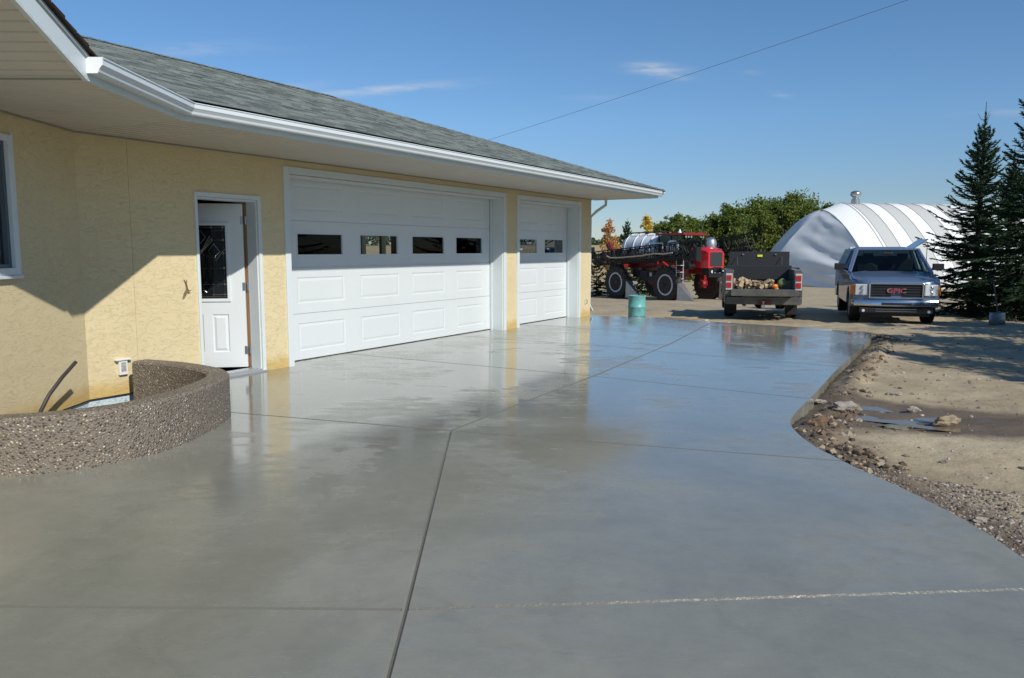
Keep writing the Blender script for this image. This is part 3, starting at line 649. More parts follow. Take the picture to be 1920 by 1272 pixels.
hipn=(dS-nS).normalized()
cor=P(SE,EO,EZ)
hp1=Vector((-(-dS-nS).y,(-dS-nS).x,0)).normalized()
if hp1.dot(dS)<0: hp1=-hp1
mm=course_plane('roof',Fm,-4.5,9.8,None,[(cor,hp1),(Bw,mn),(P(0,OR,0),-nS)])
roof=mm.build('roof',m_shingle,H,fix=False)
tex_uv(roof,lambda c:((c-a0).dot(dS),(EO-(c-a0).dot(nS))*1.054+.0005))
def Fe(o,d,z): return P(SE-d,o,EZ+d*sl3+z)
mm=course_plane('roof',Fe,EO+.1,OR-RR-.1,None,[(cor,-hp1),(P(SE,OR*2-EO,EZ),Vector((-( -dS+nS).y,(-dS+nS).x,0)).normalized() if True else None)])
r2=mm.build('roof',m_shingle,H,fix=False); tex_uv(r2,lambda c:((c-a0).dot(nS),(SE-(c-a0).dot(dS))*1.054))
m=MB(); rz=EZ+RR*sl3
m.add([P(SE,OR*2-EO,EZ),P(-4.5,OR*2-EO,EZ),P(-4.5,OR,rz+.001),P(SE-RR,OR,rz+.001)],[(0,1,2,3)])
# underlay under the courses and wing eave plane
m.add([P(SE-.05,EO-.02,EZ-.012),P(-2.55,EO-.02,EZ-.012),P(-2.9,OR,rz-.02),P(SE-RR,OR,rz-.02)],[(0,1,2,3)])
m.add([Vector((I0.x,I0.y,EZ-.012)),W(2.3,wo2+.08,EZ-.012),W(2.3,-3.4,EZ+1.5),Vector((P(-2.9,OR,0).x,P(-2.9,OR,0).y,rz-.02))],[(0,1,2,3)])
m.build('roof_back',m_shedge,H,fix=False)
m=MB()
# ridge and hip caps
N_=46
def caps(p,q_,n,wd=.13):
    p=Vector(p); q_=Vector(q_); t=(q_-p); side=Vector((-t.y,t.x,0)).normalized()
    for k in range(n):
        a_=p+t*(k/n); b_=p+t*((k+1.15)/n); 
        m.add([a_+side*wd+Vector((0,0,-.03)),a_+Vector((0,0,.022)),a_-side*wd+Vector((0,0,-.03)),b_+side*wd+Vector((0,0,-.038)),b_+Vector((0,0,.010)),b_-side*wd+Vector((0,0,-.038))],[(0,1,4,3),(1,2,5,4),(0,2,1)])
caps(P(SE+.0,EO,EZ+.01),P(SE-RR,OR,rz+.01),46); caps(P(SE-RR,OR,rz+.01),P(-3,OR,rz+.01),60)
cp=m.build('ridge_cap',m_shingle,H,fix=False); tex_uv(cp,lambda c:((c-a0).dot(dS),(c-a0).dot(dS)*1.0+.03))
# downspout at the far corner
m=MB(); m.tube([P(9.36,.32,ZS+.01),P(9.36,.32,ZS-.13),P(9.34,.10,ZS-.27),P(9.34,-.05,ZS-.40),P(9.34,-.06,.25),P(9.5,-.06,.1)],.034,8); m.build('downspout',m_trim,H,smooth=True)
# outlet box, wire, stub boxes on the walls
m=MB(); sc=-2.29; fbox(m,P,sc-.045,sc+.045,.0,.035,.215,.365); fbox(m,P,sc-.085,sc+.085,.0,.05,.366,.385); ob=m.build('outlet_box',M('outlet_white',(.75,.76,.74),.4),H,bevel=.004)
m=MB(); fbox(m,P,sc-.028,sc+.026,.0355,.038,.25,.345); m.build('outlet_face',M('outlet_dark',(.12,.12,.13),.5,var=.9,vscale=70,col2=(.6,.6,.6)),ob)
m=MB(); fbox(m,P,8.97,9.03,.002,.018,.27,.40); fbox(m,P,8.965,8.98,.018,.022,.33,.345); ob=m.build('outlet_box',M('outlet_cream',(.62,.58,.46),.5),H,bevel=.004)
m=MB(); m.tube([P(9.01,.02,.28),P(9.035,.03,.30),P(9.035,.03,.36),P(9.01,.02,.38)],.006,6); m.build('wire_stub',m_black,ob)
m=MB(); wc=P(-1.487,0,1.08)
pts=[P(-1.50,.002,1.17),P(-1.49,.03,1.13),P(-1.475,.03,1.06),P(-1.52,.04,1.0),P(-1.545,.04,.985),P(-1.53,.04,1.02),P(-1.49,.03,1.07),P(-1.46,.03,1.05),P(-1.44,.04,1.055),P(-1.465,.03,1.035),P(-1.49,.03,1.11),P(-1.485,.03,1.17)]
m.tube(pts,.005,6); m.build('wall_wire',M('brown_cable',(.16,.09,.05),.6),H,smooth=True)
# strip of printed house wrap and foam edge under the stucco inside the planter
m_wrap=M('house_wrap',(.55,.66,.70),.4); q=NT(m_wrap); v=q.coord(rot=(0,0,R(-59.6)),scale=(1,1,1)); bt=q.noise(q.coord(scale=(6,6,30)),4,2,.9); q.set('Base Color',q.mix(q.rng(bt,.58,.62),(.55,.66,.70),(.12,.17,.24)))
m=MB(); fbox(m,P,-2.66,-2.10,-.06,-.02,-.34,.008); m.hexa([W(0,-.02,-.34),W(8,-.02,-.34),W(8,-.06,-.34),W(0,-.06,-.34),W(0,-.02,.008),W(8,-.02,.008),W(8,-.06,.008),W(0,-.06,.008)]); m.build('house_wrap',m_wrap,H)
m=MB(); fbox(m,P,-2.65,-2.10,-.02,.004,.0,.0095); m.hexa([W(0,-.02,0),W(8,-.02,0),W(8,.004,0),W(0,.004,0),W(0,-.02,.0095),W(8,-.02,.0095),W(8,.004,.0095),W(0,.004,.0095)]); m.build('drip_screed',m_black,H)
# ---------------------------------------------------------------- planter
outer=[(-3.795,8.06),(-3.35,7.86),(-2.98,7.60),(-2.74,7.36),(-2.60,7.10),(-2.55,6.80),(-2.55,6.45),(-2.60,6.05),(-2.71,5.70),(-2.90,5.44),(-3.15,5.25),(-3.5,5.11),(-4.0,5.0),(-4.6,4.97),(-5.3,4.98)]
def smooth_pl(pl,n):
    P_=[Vector(p) for p in pl]; out=[]
    for i in range(len(P_)-1):
        p0=P_[max(i-1,0)];p1=P_[i];p2=P_[i+1];p3=P_[min(i+2,len(P_)-1)]
        for k in range(n):
            t=k/n; out.append(.5*((2*p1)+(-p0+p2)*t+(2*p0-5*p1+4*p2-p3)*t*t+(-p0+3*p1-3*p2+p3)*t**3))
    out.append(P_[-1]); return [(p.x,p.y) for p in out]
op=smooth_pl(outer,6); PT=.372
m=MB(); mt=MB(); rings=[]; TW=.20
ip=offs(op,TW); ip2=offs(op,TW-.02); op2=offs(op,.02)
if True: pass
r=[[Vector((*o,slabz(*o)-.05)) for o in op],[Vector((*o,PT-.02)) for o in op],[Vector((*o,PT)) for o in op2],[Vector((*o,PT)) for o in ip2],[Vector((*o,PT-.02)) for o in ip],[Vector((*o,-.34)) for o in ip]]
n=len(op)
vs=[p for row_ in r for p in row_]; fs=[]; mi=[]
for k in range(5):
    for i in range(n-1): fs.append((k*n+i,k*n+i+1,(k+1)*n+i+1,(k+1)*n+i)); mi.append(0)
m.add(vs,fs); m.mi=mi
m.add([r[k][0] for k in range(6)],[(0,1,2,3,4,5)],0)
PL=thing('planter_wall','low curved planter wall of exposed pebble aggregate against the house','planter',(-2.6,6.4,0))
pw=m.build('curved_wall',[m_peb,m_pebtop],PL,smooth=True)
m=MB(); ipm=offs(op,.1); m.add([Vector((*p,-.30)) for p in ipm]+[Vector((-5.3,8.2,-.30))],[tuple(range(len(ipm)+1))]); bm=bmesh.new(); m.build('soil_bed',M('planter_soil',(.13,.10,.07),.95,var=.5,vscale=9,bump=.8,bscale=30),PL)
# pipe in the planter
pts=[W(1.13,.12,-.34),W(1.12,.13,0.0),W(1.10,.15,.12),W(1.03,.19,.25),W(.88,.23,.38),W(.70,.26,.49)]
pts=[Vector(p) for p in smooth_pl([tuple(p) for p in []],1)] if False else pts
m=MB(); m.tube(pts,.017,10); o=m.build('plastic_pipe',M('dark_poly_pipe',(.055,.045,.045),.5,var=.3,vscale=15),None,smooth=True); tag(o,'bent dark plastic pipe standing up out of the planter against the stucco','pipe')
# ================================================================ yard objects
def LM(): return MB()
def wheel(parent,x,y,r,wd,name='wheel',rimc=None,lug=0,side=1,tyre=None,hub=None):
    m=MB(); rr=r*.60
    m.lathe([(rr,-wd/2*.8),(r*.80,-wd/2),(r*.95,-wd/2*.92),(r,-wd/2*.7),(r,wd/2*.7),(r*.95,wd/2*.92),(r*.80,wd/2),(rr,wd/2*.8)],(x,y,r),'X',28)
    for k in range(lug):
        a=2*math.pi*k/lug
        for sd in (-1,1):
            aa=a+(math.pi/lug if sd>0 else 0); m.box((x+sd*wd*.23,y+math.cos(aa)*(r+.012),r+math.sin(aa)*(r+.012)),(wd*.5,.07,.07),rot=Matrix.Rotation(aa,3,'X')@Matrix.Rotation(sd*.5,3,'Z'))
    ty=m.build(name,tyre or m_black,parent,smooth=True,world=False,angle=40)
    m=MB(); xo=x+side*wd*.30
    m.lathe([(rr*1.01,wd*.42*side),(rr*.96,wd*.46*side),(rr*.86,wd*.44*side),(rr*.83,wd*.16*side)]+([] if hub else [(rr*.78,wd*.02*side),(rr*.50,wd*-.02*side),(rr*.40,wd*.10*side),(.001,wd*.12*side)]),(x,y,r),'X',28); m.f=[f for f in m.f if not (hub and len(f)>4)]; m.mi=m.mi[:len(m.f)]
    rm=m.build('rim',rimc or m_steel,ty,smooth=True,world=False,angle=25)
    if hub:
        m=MB(); m.lathe([(rr*.46,wd*.02*side),(rr*.46,wd*.12*side),(rr*.34,wd*.14*side),(rr*.32,wd*.0*side)],(x,y,r),'X',28); m.build('rim_ring',M('rim_ring_dark',(.14,.15,.17),.5),rm,world=False,smooth=True); m=MB(); m.lathe([(rr*.84,wd*.02*side),(rr*.84,wd*.16*side),(rr*.66,wd*.03*side),(.001,wd*.02*side)],(x,y,r),'X',28); m.build('rim_disc',M('rim_disc_grey',(.33,.36,.40),.5),rm,world=False)
        m=MB(); m.lathe([(rr*.22,wd*.2*side),(rr*.22,wd*.36*side),(rr*.12,wd*.40*side)],(x,y,r),'X',12); 
        for k in range(8): a=k*math.pi/4; m.box((x+side*wd*.21,y+math.cos(a)*rr*.30,r+math.sin(a)*rr*.30),(.03,.035,.035))
        m.build('hub',hub,ty,world=False)
    return ty
def side_poly(y0,y1,zb,top,axles,ra):
    # closed outline in (y,z): along the bottom with wheel arches, back over the top points
    pts=[(y0,zb)]
    for ya in axles:
        pts.append((ya-ra,zb))
        for k in range(1,12):
            a=math.pi-k*math.pi/12; pts.append((ya+math.cos(a)*ra,zb+max(0,math.sin(a)*ra*.98)))
        pts.append((ya+ra,zb))
    pts.append((y1,zb)); return pts+top
mblue=M('blue_metallic_paint',(.15,.215,.33),.34,.45,coat=.7,var=.08,vscale=2)
mgrey=M('dusty_charcoal_paint',(.075,.082,.09),.38,.3,coat=.25,var=.35,vscale=3,col2=(.17,.155,.13))
mchrome=M('chrome',(.70,.70,.70),.2,1)
mplast=M('black_plastic',(.018,.018,.02),.5)
mauto=M('vehicle_glass',(.012,.018,.018),.05,spec=.7)
mlamp=M('lamp_lens',(.62,.66,.68),.12,spec=.8,coat=.6)
mamb=M('amber_lens',(.75,.22,.03),.2,coat=.5); mred=M('red_lens',(.38,.02,.025),.25,coat=.4); mwhite=M('white_lens',(.5,.48,.47),.3)
def pickup(name,label,loc,rz,paint,wb=3.4,front=True,W_=1.0,dark=False,cabh=1.87,hoodz=1.14,cab0=None):
    T=thing(name,label,'pickup truck',loc,rz)
    bed=1.32; tail=-1.15; fr_=wb+.92; c0=cab0 if cab0 is not None else 1.0; c1=wb-.35
    m=MB()
    top=[(fr_-.34,.62),(fr_-.34,hoodz-.10),(fr_-.40,hoodz-.045),(wb+.2,hoodz),(c1+.1,hoodz+.06),(c1-.1,hoodz+.10),(c0,hoodz+.16),(c0-.02,bed),(tail,bed),(tail,.60)]
    poly=side_poly(tail+.0,fr_-.34,.44,top,[0,wb],.47)
    for sd in (-1,1):
        m.prism([(sd*(W_-.05),y,z) for y,z in poly],(sd*.05,0,0))
    # inner structure: floor, bulkheads, hood
    m.box((0,(tail+fr_)/2,.50),(1.1,fr_-tail-.1,.16))
    b=m.build('body',paint,T,world=False,bevel=.04)
    m=MB(); rings=[]
    for y,z,cr,hw in ((c1-.05,hoodz+.085,.05,W_-.045),(wb+.1,hoodz+.01,.06,W_-.05),(fr_-.34,hoodz-.035,.05,W_-.06),(fr_-.16,hoodz-.06,.04,W_-.16),(fr_-.05,hoodz-.10,.02,W_-.26),(fr_-.02,hoodz-.14,.01,W_-.34)):
        ring=[(-hw,y,z-.12),(-hw,y,z),(-hw*.8,y,z+cr*.55),(-hw*.62,y,z+cr*1.05),(-hw*.5,y,z+cr*.8),(0,y,z+cr),(hw*.5,y,z+cr*.8),(hw*.62,y,z+cr*1.05),(hw*.8,y,z+cr*.55),(hw,y,z),(hw,y,z-.12)]
        rings.append([Vector(p) for p in ring])
    m.loft(rings); m.build('hood',paint,T,smooth=True,world=False,angle=50)
    # engine bay block and nose
    m=MB(); rn=[]
    for x,yo in ((-W_,-.36),(-W_*.985,-.26),(-W_*.93,-.15),(-.75,-.07),(-.45,-.02),(0,0),(.45,-.02),(.75,-.07),(W_*.93,-.15),(W_*.985,-.26),(W_,-.36)):
        y=fr_+yo-.02; rn.append([Vector(p) for p in ((x,fr_-.46,.46),(x,y-.02,.48),(x,y+.02,.62),(x,y+.02,.86),(x,y,hoodz-.17),(x,y-.07,hoodz-.09),(x,fr_-.46,hoodz-.05))])
    m.loft(rn); m.build('front_panel',paint,T,smooth=True,world=False,angle=40)
    m=MB(); m.box((0,fr_-.30,.80),(2*W_-.3,.22,.50)); m.box((0,c1+.2,.8),(1.5,1.1,.5)); m.build('nose',paint,T,world=False,bevel=.03)
    # cab greenhouse
    zb=hoodz+.09; m=MB(); hr=W_-.26
    A=[(-W_+.04,c0,zb+.04),(W_-.04,c0,zb+.04),(W_-.04,c1-.02,zb),(-W_+.04,c1-.02,zb)]
    Bt=[(-hr,c0+.16,cabh-.05),(hr,c0+.16,cabh-.05),(hr,c1-.80,cabh-.05),(-hr,c1-.80,cabh-.05)]
    rf=[(-hr+.10,c0+.28,cabh),(hr-.10,c0+.28,cabh),(hr-.10,c1-1.0,cabh),(-hr+.10,c1-1.0,cabh)]
    bot=[(x,y,.6) for x,y,z in A]
    mid_=[(x*.985+.0,y+(.03 if y<2 else -.05),cabh-.018) for x,y,z in Bt]; m.loft([[Vector(p) for p in Bt],[Vector(p) for p in mid_],[Vector(p) for p in rf]],caps=True)
    # pillars
    for i in range(4): m.tube([A[i],Bt[i]],.05,6)
    for sd in (-1,1):
        ym=(c0+c1)/2-.1
        m.tube([(sd*(W_-.04),ym,zb+.02),(sd*hr,ym+.0,cabh-.06)],.045,6); m.tube([(sd*hr,c0+.16,cabh-.05),(sd*hr,c1-.8,cabh-.05)],.04,6)
    m.tube([Bt[2],Bt[3]],.04,6); m.tube([Bt[0],Bt[1]],.04,6)
    cb=m.build('cab',paint,T,smooth=True,world=False,angle=50)
    e=.015
    def pane(nm,pts,mt=mauto):
        k=MB(); k.add([Vector(p) for p in pts],[(0,1,2,3)]); o=k.build(nm,mt,cb,world=False); return o
    gl=glassV
    pane('windshield',[(-W_+.08,c1-.03,zb+.01),(W_-.08,c1-.03,zb+.01),(hr-.02,c1-.79,cabh-.06),(-hr+.02,c1-.79,cabh-.06)],gl)
    pane('rear_window',[(-W_+.1,c0+.01,zb+.05),(W_-.1,c0+.01,zb+.05),(hr-.03,c0+.155,cabh-.07),(-hr+.03,c0+.155,cabh-.07)],gl)
    for sd in (-1,1): pane('side_window',[(sd*(W_-.045),c0+.03,zb+.04),(sd*(W_-.045),c1-.05,zb+.01),(sd*hr,c1-.81,cabh-.06),(sd*hr,c0+.17,cabh-.06)],gl)
    m=MB()
    for sd in (-1,1):
        m.box((sd*.42,c0+1.2,1.05),(.5,.5,.16)); m.box((sd*.42,c0+1.0,1.33),(.5,.14,.5)); m.box((sd*.42,c0+1.0,1.64),(.26,.10,.16))
    m.box((0,c0+.35,1.2),(1.5,.14,.44)); m.box((0,c1-.30,1.14),(1.7,.4,.22)); m.box((0,(c0+c1)/2,.62),(1.7,c1-c0-.1,.1)); m.lathe([(.17,-.01),(.2,0),(.17,.01)],(.42,c1-.62,1.28),'Y',16); m.box((0,c1-.62,1.72),(.24,.03,.07))
    m.build('seats',mplast,cb,world=False,bevel=.02)
    for sd in (-1,1):
        m=MB(); m.box((sd*(W_+.17),c1-.42,zb+.15),(.26,.12,.17)); m.tube([(sd*(W_-.06),c1-.38,zb+.06),(sd*(W_+.1),c1-.42,zb+.10)],.03,6); m.build('side_mirror',mplast,T,world=False,bevel=.03)
    for sd in (-1,1):
        for ya in (0,wb):
            wheel(T,sd*(W_-.16),ya,.40,.27,side=sd,rimc=mrimv)
    m=MB(); m.tube([(-.7,0,.40),(.7,0,.40)],.05,8); m.lathe([(.06,-.16),(.15,-.08),(.15,.08),(.06,.16)],(.0,0,.38),'Y',12); m.tube([(-.7,wb,.40),(.7,wb,.40)],.05,8)
    m.box((-.45,(tail+fr_)/2,.42),(.08,fr_-tail-.5,.12)); m.box((.45,(tail+fr_)/2,.42),(.08,fr_-tail-.5,.12)); m.tube([(.62,tail+.05,.36),(.6,1.2,.40)],.04,8); m.build('chassis',M('rusty_chassis',(.05,.035,.028),.8,var=.5,vscale=9),T,world=False)
    m=MB(); m.box((0,(tail+c0)/2,.80),(1.66,c0-tail,.05)); m.box((0,c0-.03,1.05),(1.86,.05,.5)); 
    for sd in (-1,1): m.box((sd*.79,(tail+c0)/2,1.06),(.03,c0-tail-.02,.5)); m.box((sd*.70,0,.92),(.2,.95,.2)); m.box((sd*.87,(tail+c0)/2,bed-.005),(.20,c0-tail,.03)); m.box((sd*.86,tail+.03,.98),(.20,.06,.68))
    m.build('bed',mgrey if dark else paint,T,world=False,bevel=.01)
    return T,fr_,tail,c0,c1,bed
glassV=glassmat('vehicle_glass_clear',(.45,.55,.52),rough=0.01)
mrimv=M('truck_rim',(.33,.33,.33),.4,.8)
# ---- blue pickup, facing the camera
bx,by=9.30,18.9; th_=R(18.5); fx,fy=-math.sin(th_),-math.cos(th_)
wb=3.5; rx_,ry_=bx-fx*(wb+.92),by-fy*(wb+.92)
T,fr_,tail,c0,c1,bed=pickup('pickup_truck','blue pickup truck facing the camera with chrome grille, parked beside the spruces',(rx_,ry_,gz_base(19.6)+.005),math.atan2(-fx,fy),mblue,wb=wb)
yf=fr_
m=MB()
for z in (.655,.995): m.box((0,yf+.0,z),(1.20,.07,.045))
for sd in (-1,1): m.box((sd*.585,yf+.0,.825),(.045,.07,.38))
gr=m.build('grille_frame',mchrome,T,world=False,bevel=.015)
m=MB(); m.box((0,yf-.02,.825),(1.14,.03,.33)); 
m.build('grille',mplast,T,world=False)
m=MB()
for z in (.73,.79,.86,.92): m.box((0,yf+.005,z),(1.15,.02,.014))
m.build('grille_bars',M('grille_bar_metal',(.05,.05,.055),.5,.3),T,world=False)
def text(s_,size,ext,loc,rot,mat,name,parent):
    cu=bpy.data.curves.new('t','FONT'); cu.body=s_; cu.size=size; cu.extrude=ext; cu.align_x='CENTER'; cu.align_y='CENTER'; cu.offset=size*.02
    o=bpy.data.objects.new('t',cu); COL.objects.link(o); dg=bpy.context.evaluated_depsgraph_get(); me=bpy.data.meshes.new_from_object(o.evaluated_get(dg)); bpy.data.objects.remove(o)
    me.transform(Matrix.Translation(loc)@Matrix(rot).to_4x4()); me.materials.clear(); me.materials.append(mat)
    q_=bpy.data.objects.new(name,me); COL.objects.link(q_); q_.parent=parent; return q_
# letters face +y (forward): local x of text must run to -x
rt=Matrix(((-1.25,0,0),(0,0,1),(0,1,0)))
text('GMC',.155,.012,(0,yf+.02,.825),rt,M('emblem_edge',(.6,.6,.62),.2,.9),'emblem_edge',T)
text('GMC',.135,.014,(0,yf+.028,.825),rt,M('emblem_red',(.34,.03,.05),.4),'emblem',T)
for sd in (-1,1):
    m=MB(); m.box((sd*.762,yf-.085,.845),(.30,.10,.27),rz=-sd*.22); hl=m.build('headlight',mlamp,T,world=False,bevel=.02)
    m=MB(); 
    for z in (.77,.89): m.lathe([(.001,-.035),(.05,-.025),(.058,-.03)],(sd*.75,yf,z),'Y',14)
    m.build('reflector',mchrome,hl,world=False,smooth=True)
    m=MB(); m.box((sd*.945,yf-.21,.84),(.07,.16,.25),rz=sd*.5); m.build('indicator',mamb,T,world=False,bevel=.015)
    m=MB(); m.lathe([(.035,0),(.035,.02),(.001,.022)],(sd*.72,yf+.045,.34),'Y',12); m.build('fog_light',mlamp,T,world=False)
m=MB(); r=[]
for x,dy in ((-.98,-.30),(-.93,-.08),(-.6,.04),(0,.07),(.6,.04),(.93,-.08),(.98,-.30)):
    r.append([Vector((x,yf+dy,.43)),Vector((x,yf+dy+.045,.46)),Vector((x,yf+dy+.05,.55)),Vector((x,yf+dy+.02,.605)),Vector((x,yf+dy-.06,.61)),Vector((x,yf+dy-.06,.43))])
m.loft(r); bp=m.build('front_bumper',mchrome,T,smooth=True,world=False,angle=45)
m=MB(); m.box((0,yf+.115,.515),(.66,.02,.055)); m.build('bumper_slot',mplast,bp,world=False)
m=MB(); m.box((0,yf+.0,.35),(1.62,.10,.13)); m.box((0,yf-.06,.26),(1.5,.08,.10)); m.build('valance',mplast,T,world=False,bevel=.02)
for z in (.33,.385): m=MB(); m.box((0,yf+.055,z),(.9,.008,.012)); m.build('valance_trim',mchrome,T,world=False)
m=MB(); m.tube([(-.80,c1+.12,1.18),(-.80,c1+.10,1.95)],.008,5); m.build('antenna',mplast,T,world=False)
m=MB()
for sd in (-1,1): m.tube([(sd*.15,c1-.04,1.24),(sd*.55,c1-.14,1.29),(sd*.05+.0,c1-.12,1.27)],.012,5)
m.build('wiper',mplast,T,world=False)
m=MB(); hr=.78
m.loft([[Vector(p) for p in ((-.98,tail+.02,1.32),(.98,tail+.02,1.32),(.98,c0-.03,1.32),(-.98,c0-.03,1.32))],[Vector(p) for p in ((-.94,tail+.04,1.40),(.94,tail+.04,1.40),(.94,c0-.03,1.40),(-.94,c0-.03,1.40))],[Vector(p) for p in ((-.76,tail+.12,1.84),(.76,tail+.12,1.84),(.76,c0-.03,1.84),(-.76,c0-.03,1.84))],[Vector(p) for p in ((-.62,tail+.2,1.90),(.62,tail+.2,1.90),(.62,c0-.08,1.90),(-.62,c0-.08,1.90))]])
cn=m.build('canopy',mblue,T,world=False,bevel=.02)
m=MB(); 
hx=lambda k,y,dz=0:Vector((-.80-k*.42,y,1.80+k*.30+dz))
m.hexa([hx(0,tail+.35),hx(1,tail+.35),hx(1,c0-.15),hx(0,c0-.15),hx(0,tail+.35,.025),hx(1,tail+.35,.025),hx(1,c0-.15,.025),hx(0,c0-.15,.025)]); wd_=m.build('canopy_side_window',mblue,T,world=False,bevel=.008)
m=MB(); m.hexa([hx(.15,tail+.45,-.008),hx(.85,tail+.45,-.008),hx(.85,c0-.25,-.008),hx(.15,c0-.25,-.008),hx(.15,tail+.45,-.003),hx(.85,tail+.45,-.003),hx(.85,c0-.25,-.003),hx(.15,c0-.25,-.003)]); m.build('window_pane',M('pale_pane',(.35,.42,.42),.12,spec=.8),wd_,world=False)
# ---- dark pickup seen from behind, tailgate down
hd=R(14.0); px_,py_=6.91,21.75
T2,fr2,tail2,c02,c12,bed2=pickup('pickup_truck','dark grey pickup seen from behind, tailgate down and black bed box lid raised',(px_,py_,gz_base(21.2)+.005),-hd,mgrey,wb=3.3,dark=True,cabh=1.62,hoodz=1.0,cab0=1.05,W_=.98)
def tp(T,x,y,z): return Matrix.Rotation(T.rotation_euler.z,3,'Z')@Vector((x,y,z))+T.location
m=MB(); m.box((0,tail2-.27,.78),(1.62,.50,.08)); m.box((0,tail2-.53,.755),(1.66,.035,.17)); m.build('tailgate',mgrey,T2,world=False,bevel=.012)
for sd in (-1,1):
    m=MB(); m.box((sd*.875,tail2-.012,1.02),(.17,.05,.44)); tl=m.build('tail_light',mwhite,T2,world=False,bevel=.012)
    for dz in (-.09,.10): m=MB(); m.box((sd*.875,tail2-.042,1.02+dz),(.125,.02,.14)); m.build('red_lens',mred,tl,world=False)
    m=MB(); m.box((sd*.78,tail2+.55,.30),(.28,.02,.34)); m.build('mud_flap',m_black,T2,world=False)
m=MB(); m.box((0,tail2-.12,.53),(1.86,.16,.20)); m.box((0,tail2-.16,.65),(1.1,.24,.03)); bm_=m.build('rear_bumper',mgrey,T2,world=False,bevel=.02)
m=MB(); m.box((.03,tail2-.215,.49),(.34,.02,.13)); m.build('number_plate',M('dull_plate',(.26,.06,.06),.5,var=.5,vscale=14),bm_,world=False)
m=MB(); m.box((0,tail2-.2,.40),(.09,.22,.08)); m.lathe([(.03,.44),(.03,.5),(.045,.53),(.001,.56)],(0,tail2-.28,0),'Z',10); m.build('hitch',M('hitch_steel',(.4,.4,.4),.4,.8),T2,world=False)
# bed box with its lid raised: rests on the bed rails but bolted to the truck
m=MB(); m.box((0,c02-.30,1.22),(1.72,.50,.40)); tb=m.build('bed_box',M('black_bed_box',(.028,.03,.034),.45,var=.3,vscale=4),T2,world=False,bevel=.015)
m=MB()
rl=Matrix.Rotation(R(-84),3,'X'); cl_=Vector((0,c02-.07,1.40)); m.box(cl_+Vector((0,.0,.20)),(1.66,.035,.42),rot=Matrix.Rotation(R(-6),3,'X')); ld=m.build('box_lid',mplast,T2,world=False,bevel=.008)
m=MB(); m.box(cl_+Vector((.02,-.035,.29)),(.14,.01,.06),rot=Matrix.Rotation(R(-6),3,'X')); m.build('yellow_sticker',M('yellow_sticker',(.75,.68,.03),.5),ld,world=False)
for x in (-.45,.45): m=MB(); m.box(cl_+Vector((x,-.03,.33)),(.05,.03,.04)); m.build('lid_latch',m_steel,ld,world=False)
for sd in (-1,1): m=MB(); m.tube([(sd*.60,c02-.45,1.43),(sd*.62,c02-.12,1.66)],.01,6); m.build('gas_strut',m_steel,tb,world=False)
# load in the bed
random.seed(5); mlog=M('split_firewood',(.55,.42,.26),.8,var=.6,vscale=14,stretch=(1,1,1)); lc=0
logm=[]
for k in range(4):
    m=MB(); n=5; r0=.034+.010*k; L_=.19+.02*k
    sh=[(math.cos(a)*r0*random.uniform(.7,1.2),math.sin(a)*r0*random.uniform(.7,1.2)) for a in (0,1.2,2.4,3.7,5.1)]
    m.loft([[Vector((-L_/2,x,z)) for x,z in sh],[Vector((L_/2,x*.95,z*.97)) for x,z in sh]]); o=m.build('firewood_log',mlog,None); logm.append(o)
for o in logm[2:3]: o.data.materials.clear(); o.data.materials.append(M('bark_firewood',(.16,.10,.06),.9,var=.5,vscale=20))
lab='split pale firewood log in the heap in the open bed of the dark pickup'
for k in range(58):
    o=logm[k] if k<4 else logm[k%4].copy()
    if k>=4: COL.objects.link(o)
    x=-.74+1.02*(k%24)/23+random.uniform(-.04,.04); lay=k//24
    o.location=tp(T2,x,tail2+.10+random.uniform(.0,.35)+lay*.22,.86+lay*.055+random.uniform(0,.10)*(1-abs(x)*.4)); o.rotation_euler=(random.uniform(0,6),random.uniform(-.5,.5),random.uniform(-1.4,1.8)); tag(o,lab,'firewood','firewood logs in the pickup bed')
m=MB(); m.lathe([(.01,-.115),(.07,-.10),(.12,-.04),(.13,.0),(.12,.05),(.07,.105),(.01,.115)],(0,0,0),'X',16); o=m.build('watermelon',M('melon_rind',(.22,.30,.12),.4,var=.5,vscale=7,stretch=(.2,3,3)),None,smooth=True); o.location=tp(T2,.50,tail2+.35,.975); tag(o,'round green melon at the right end of the open pickup bed','melon')
m=MB(); m.lathe([(.01,-.07),(.06,-.06),(.09,0),(.06,.055),(.01,.05)],(0,0,0),'Z',16); o=m.build('pumpkin',M('pumpkin_skin',(.75,.22,.03),.5),None,smooth=True); o.location=tp(T2,.30,tail2+.15,.90); tag(o,'small orange pumpkin beside the green melon in the pickup bed','pumpkin')
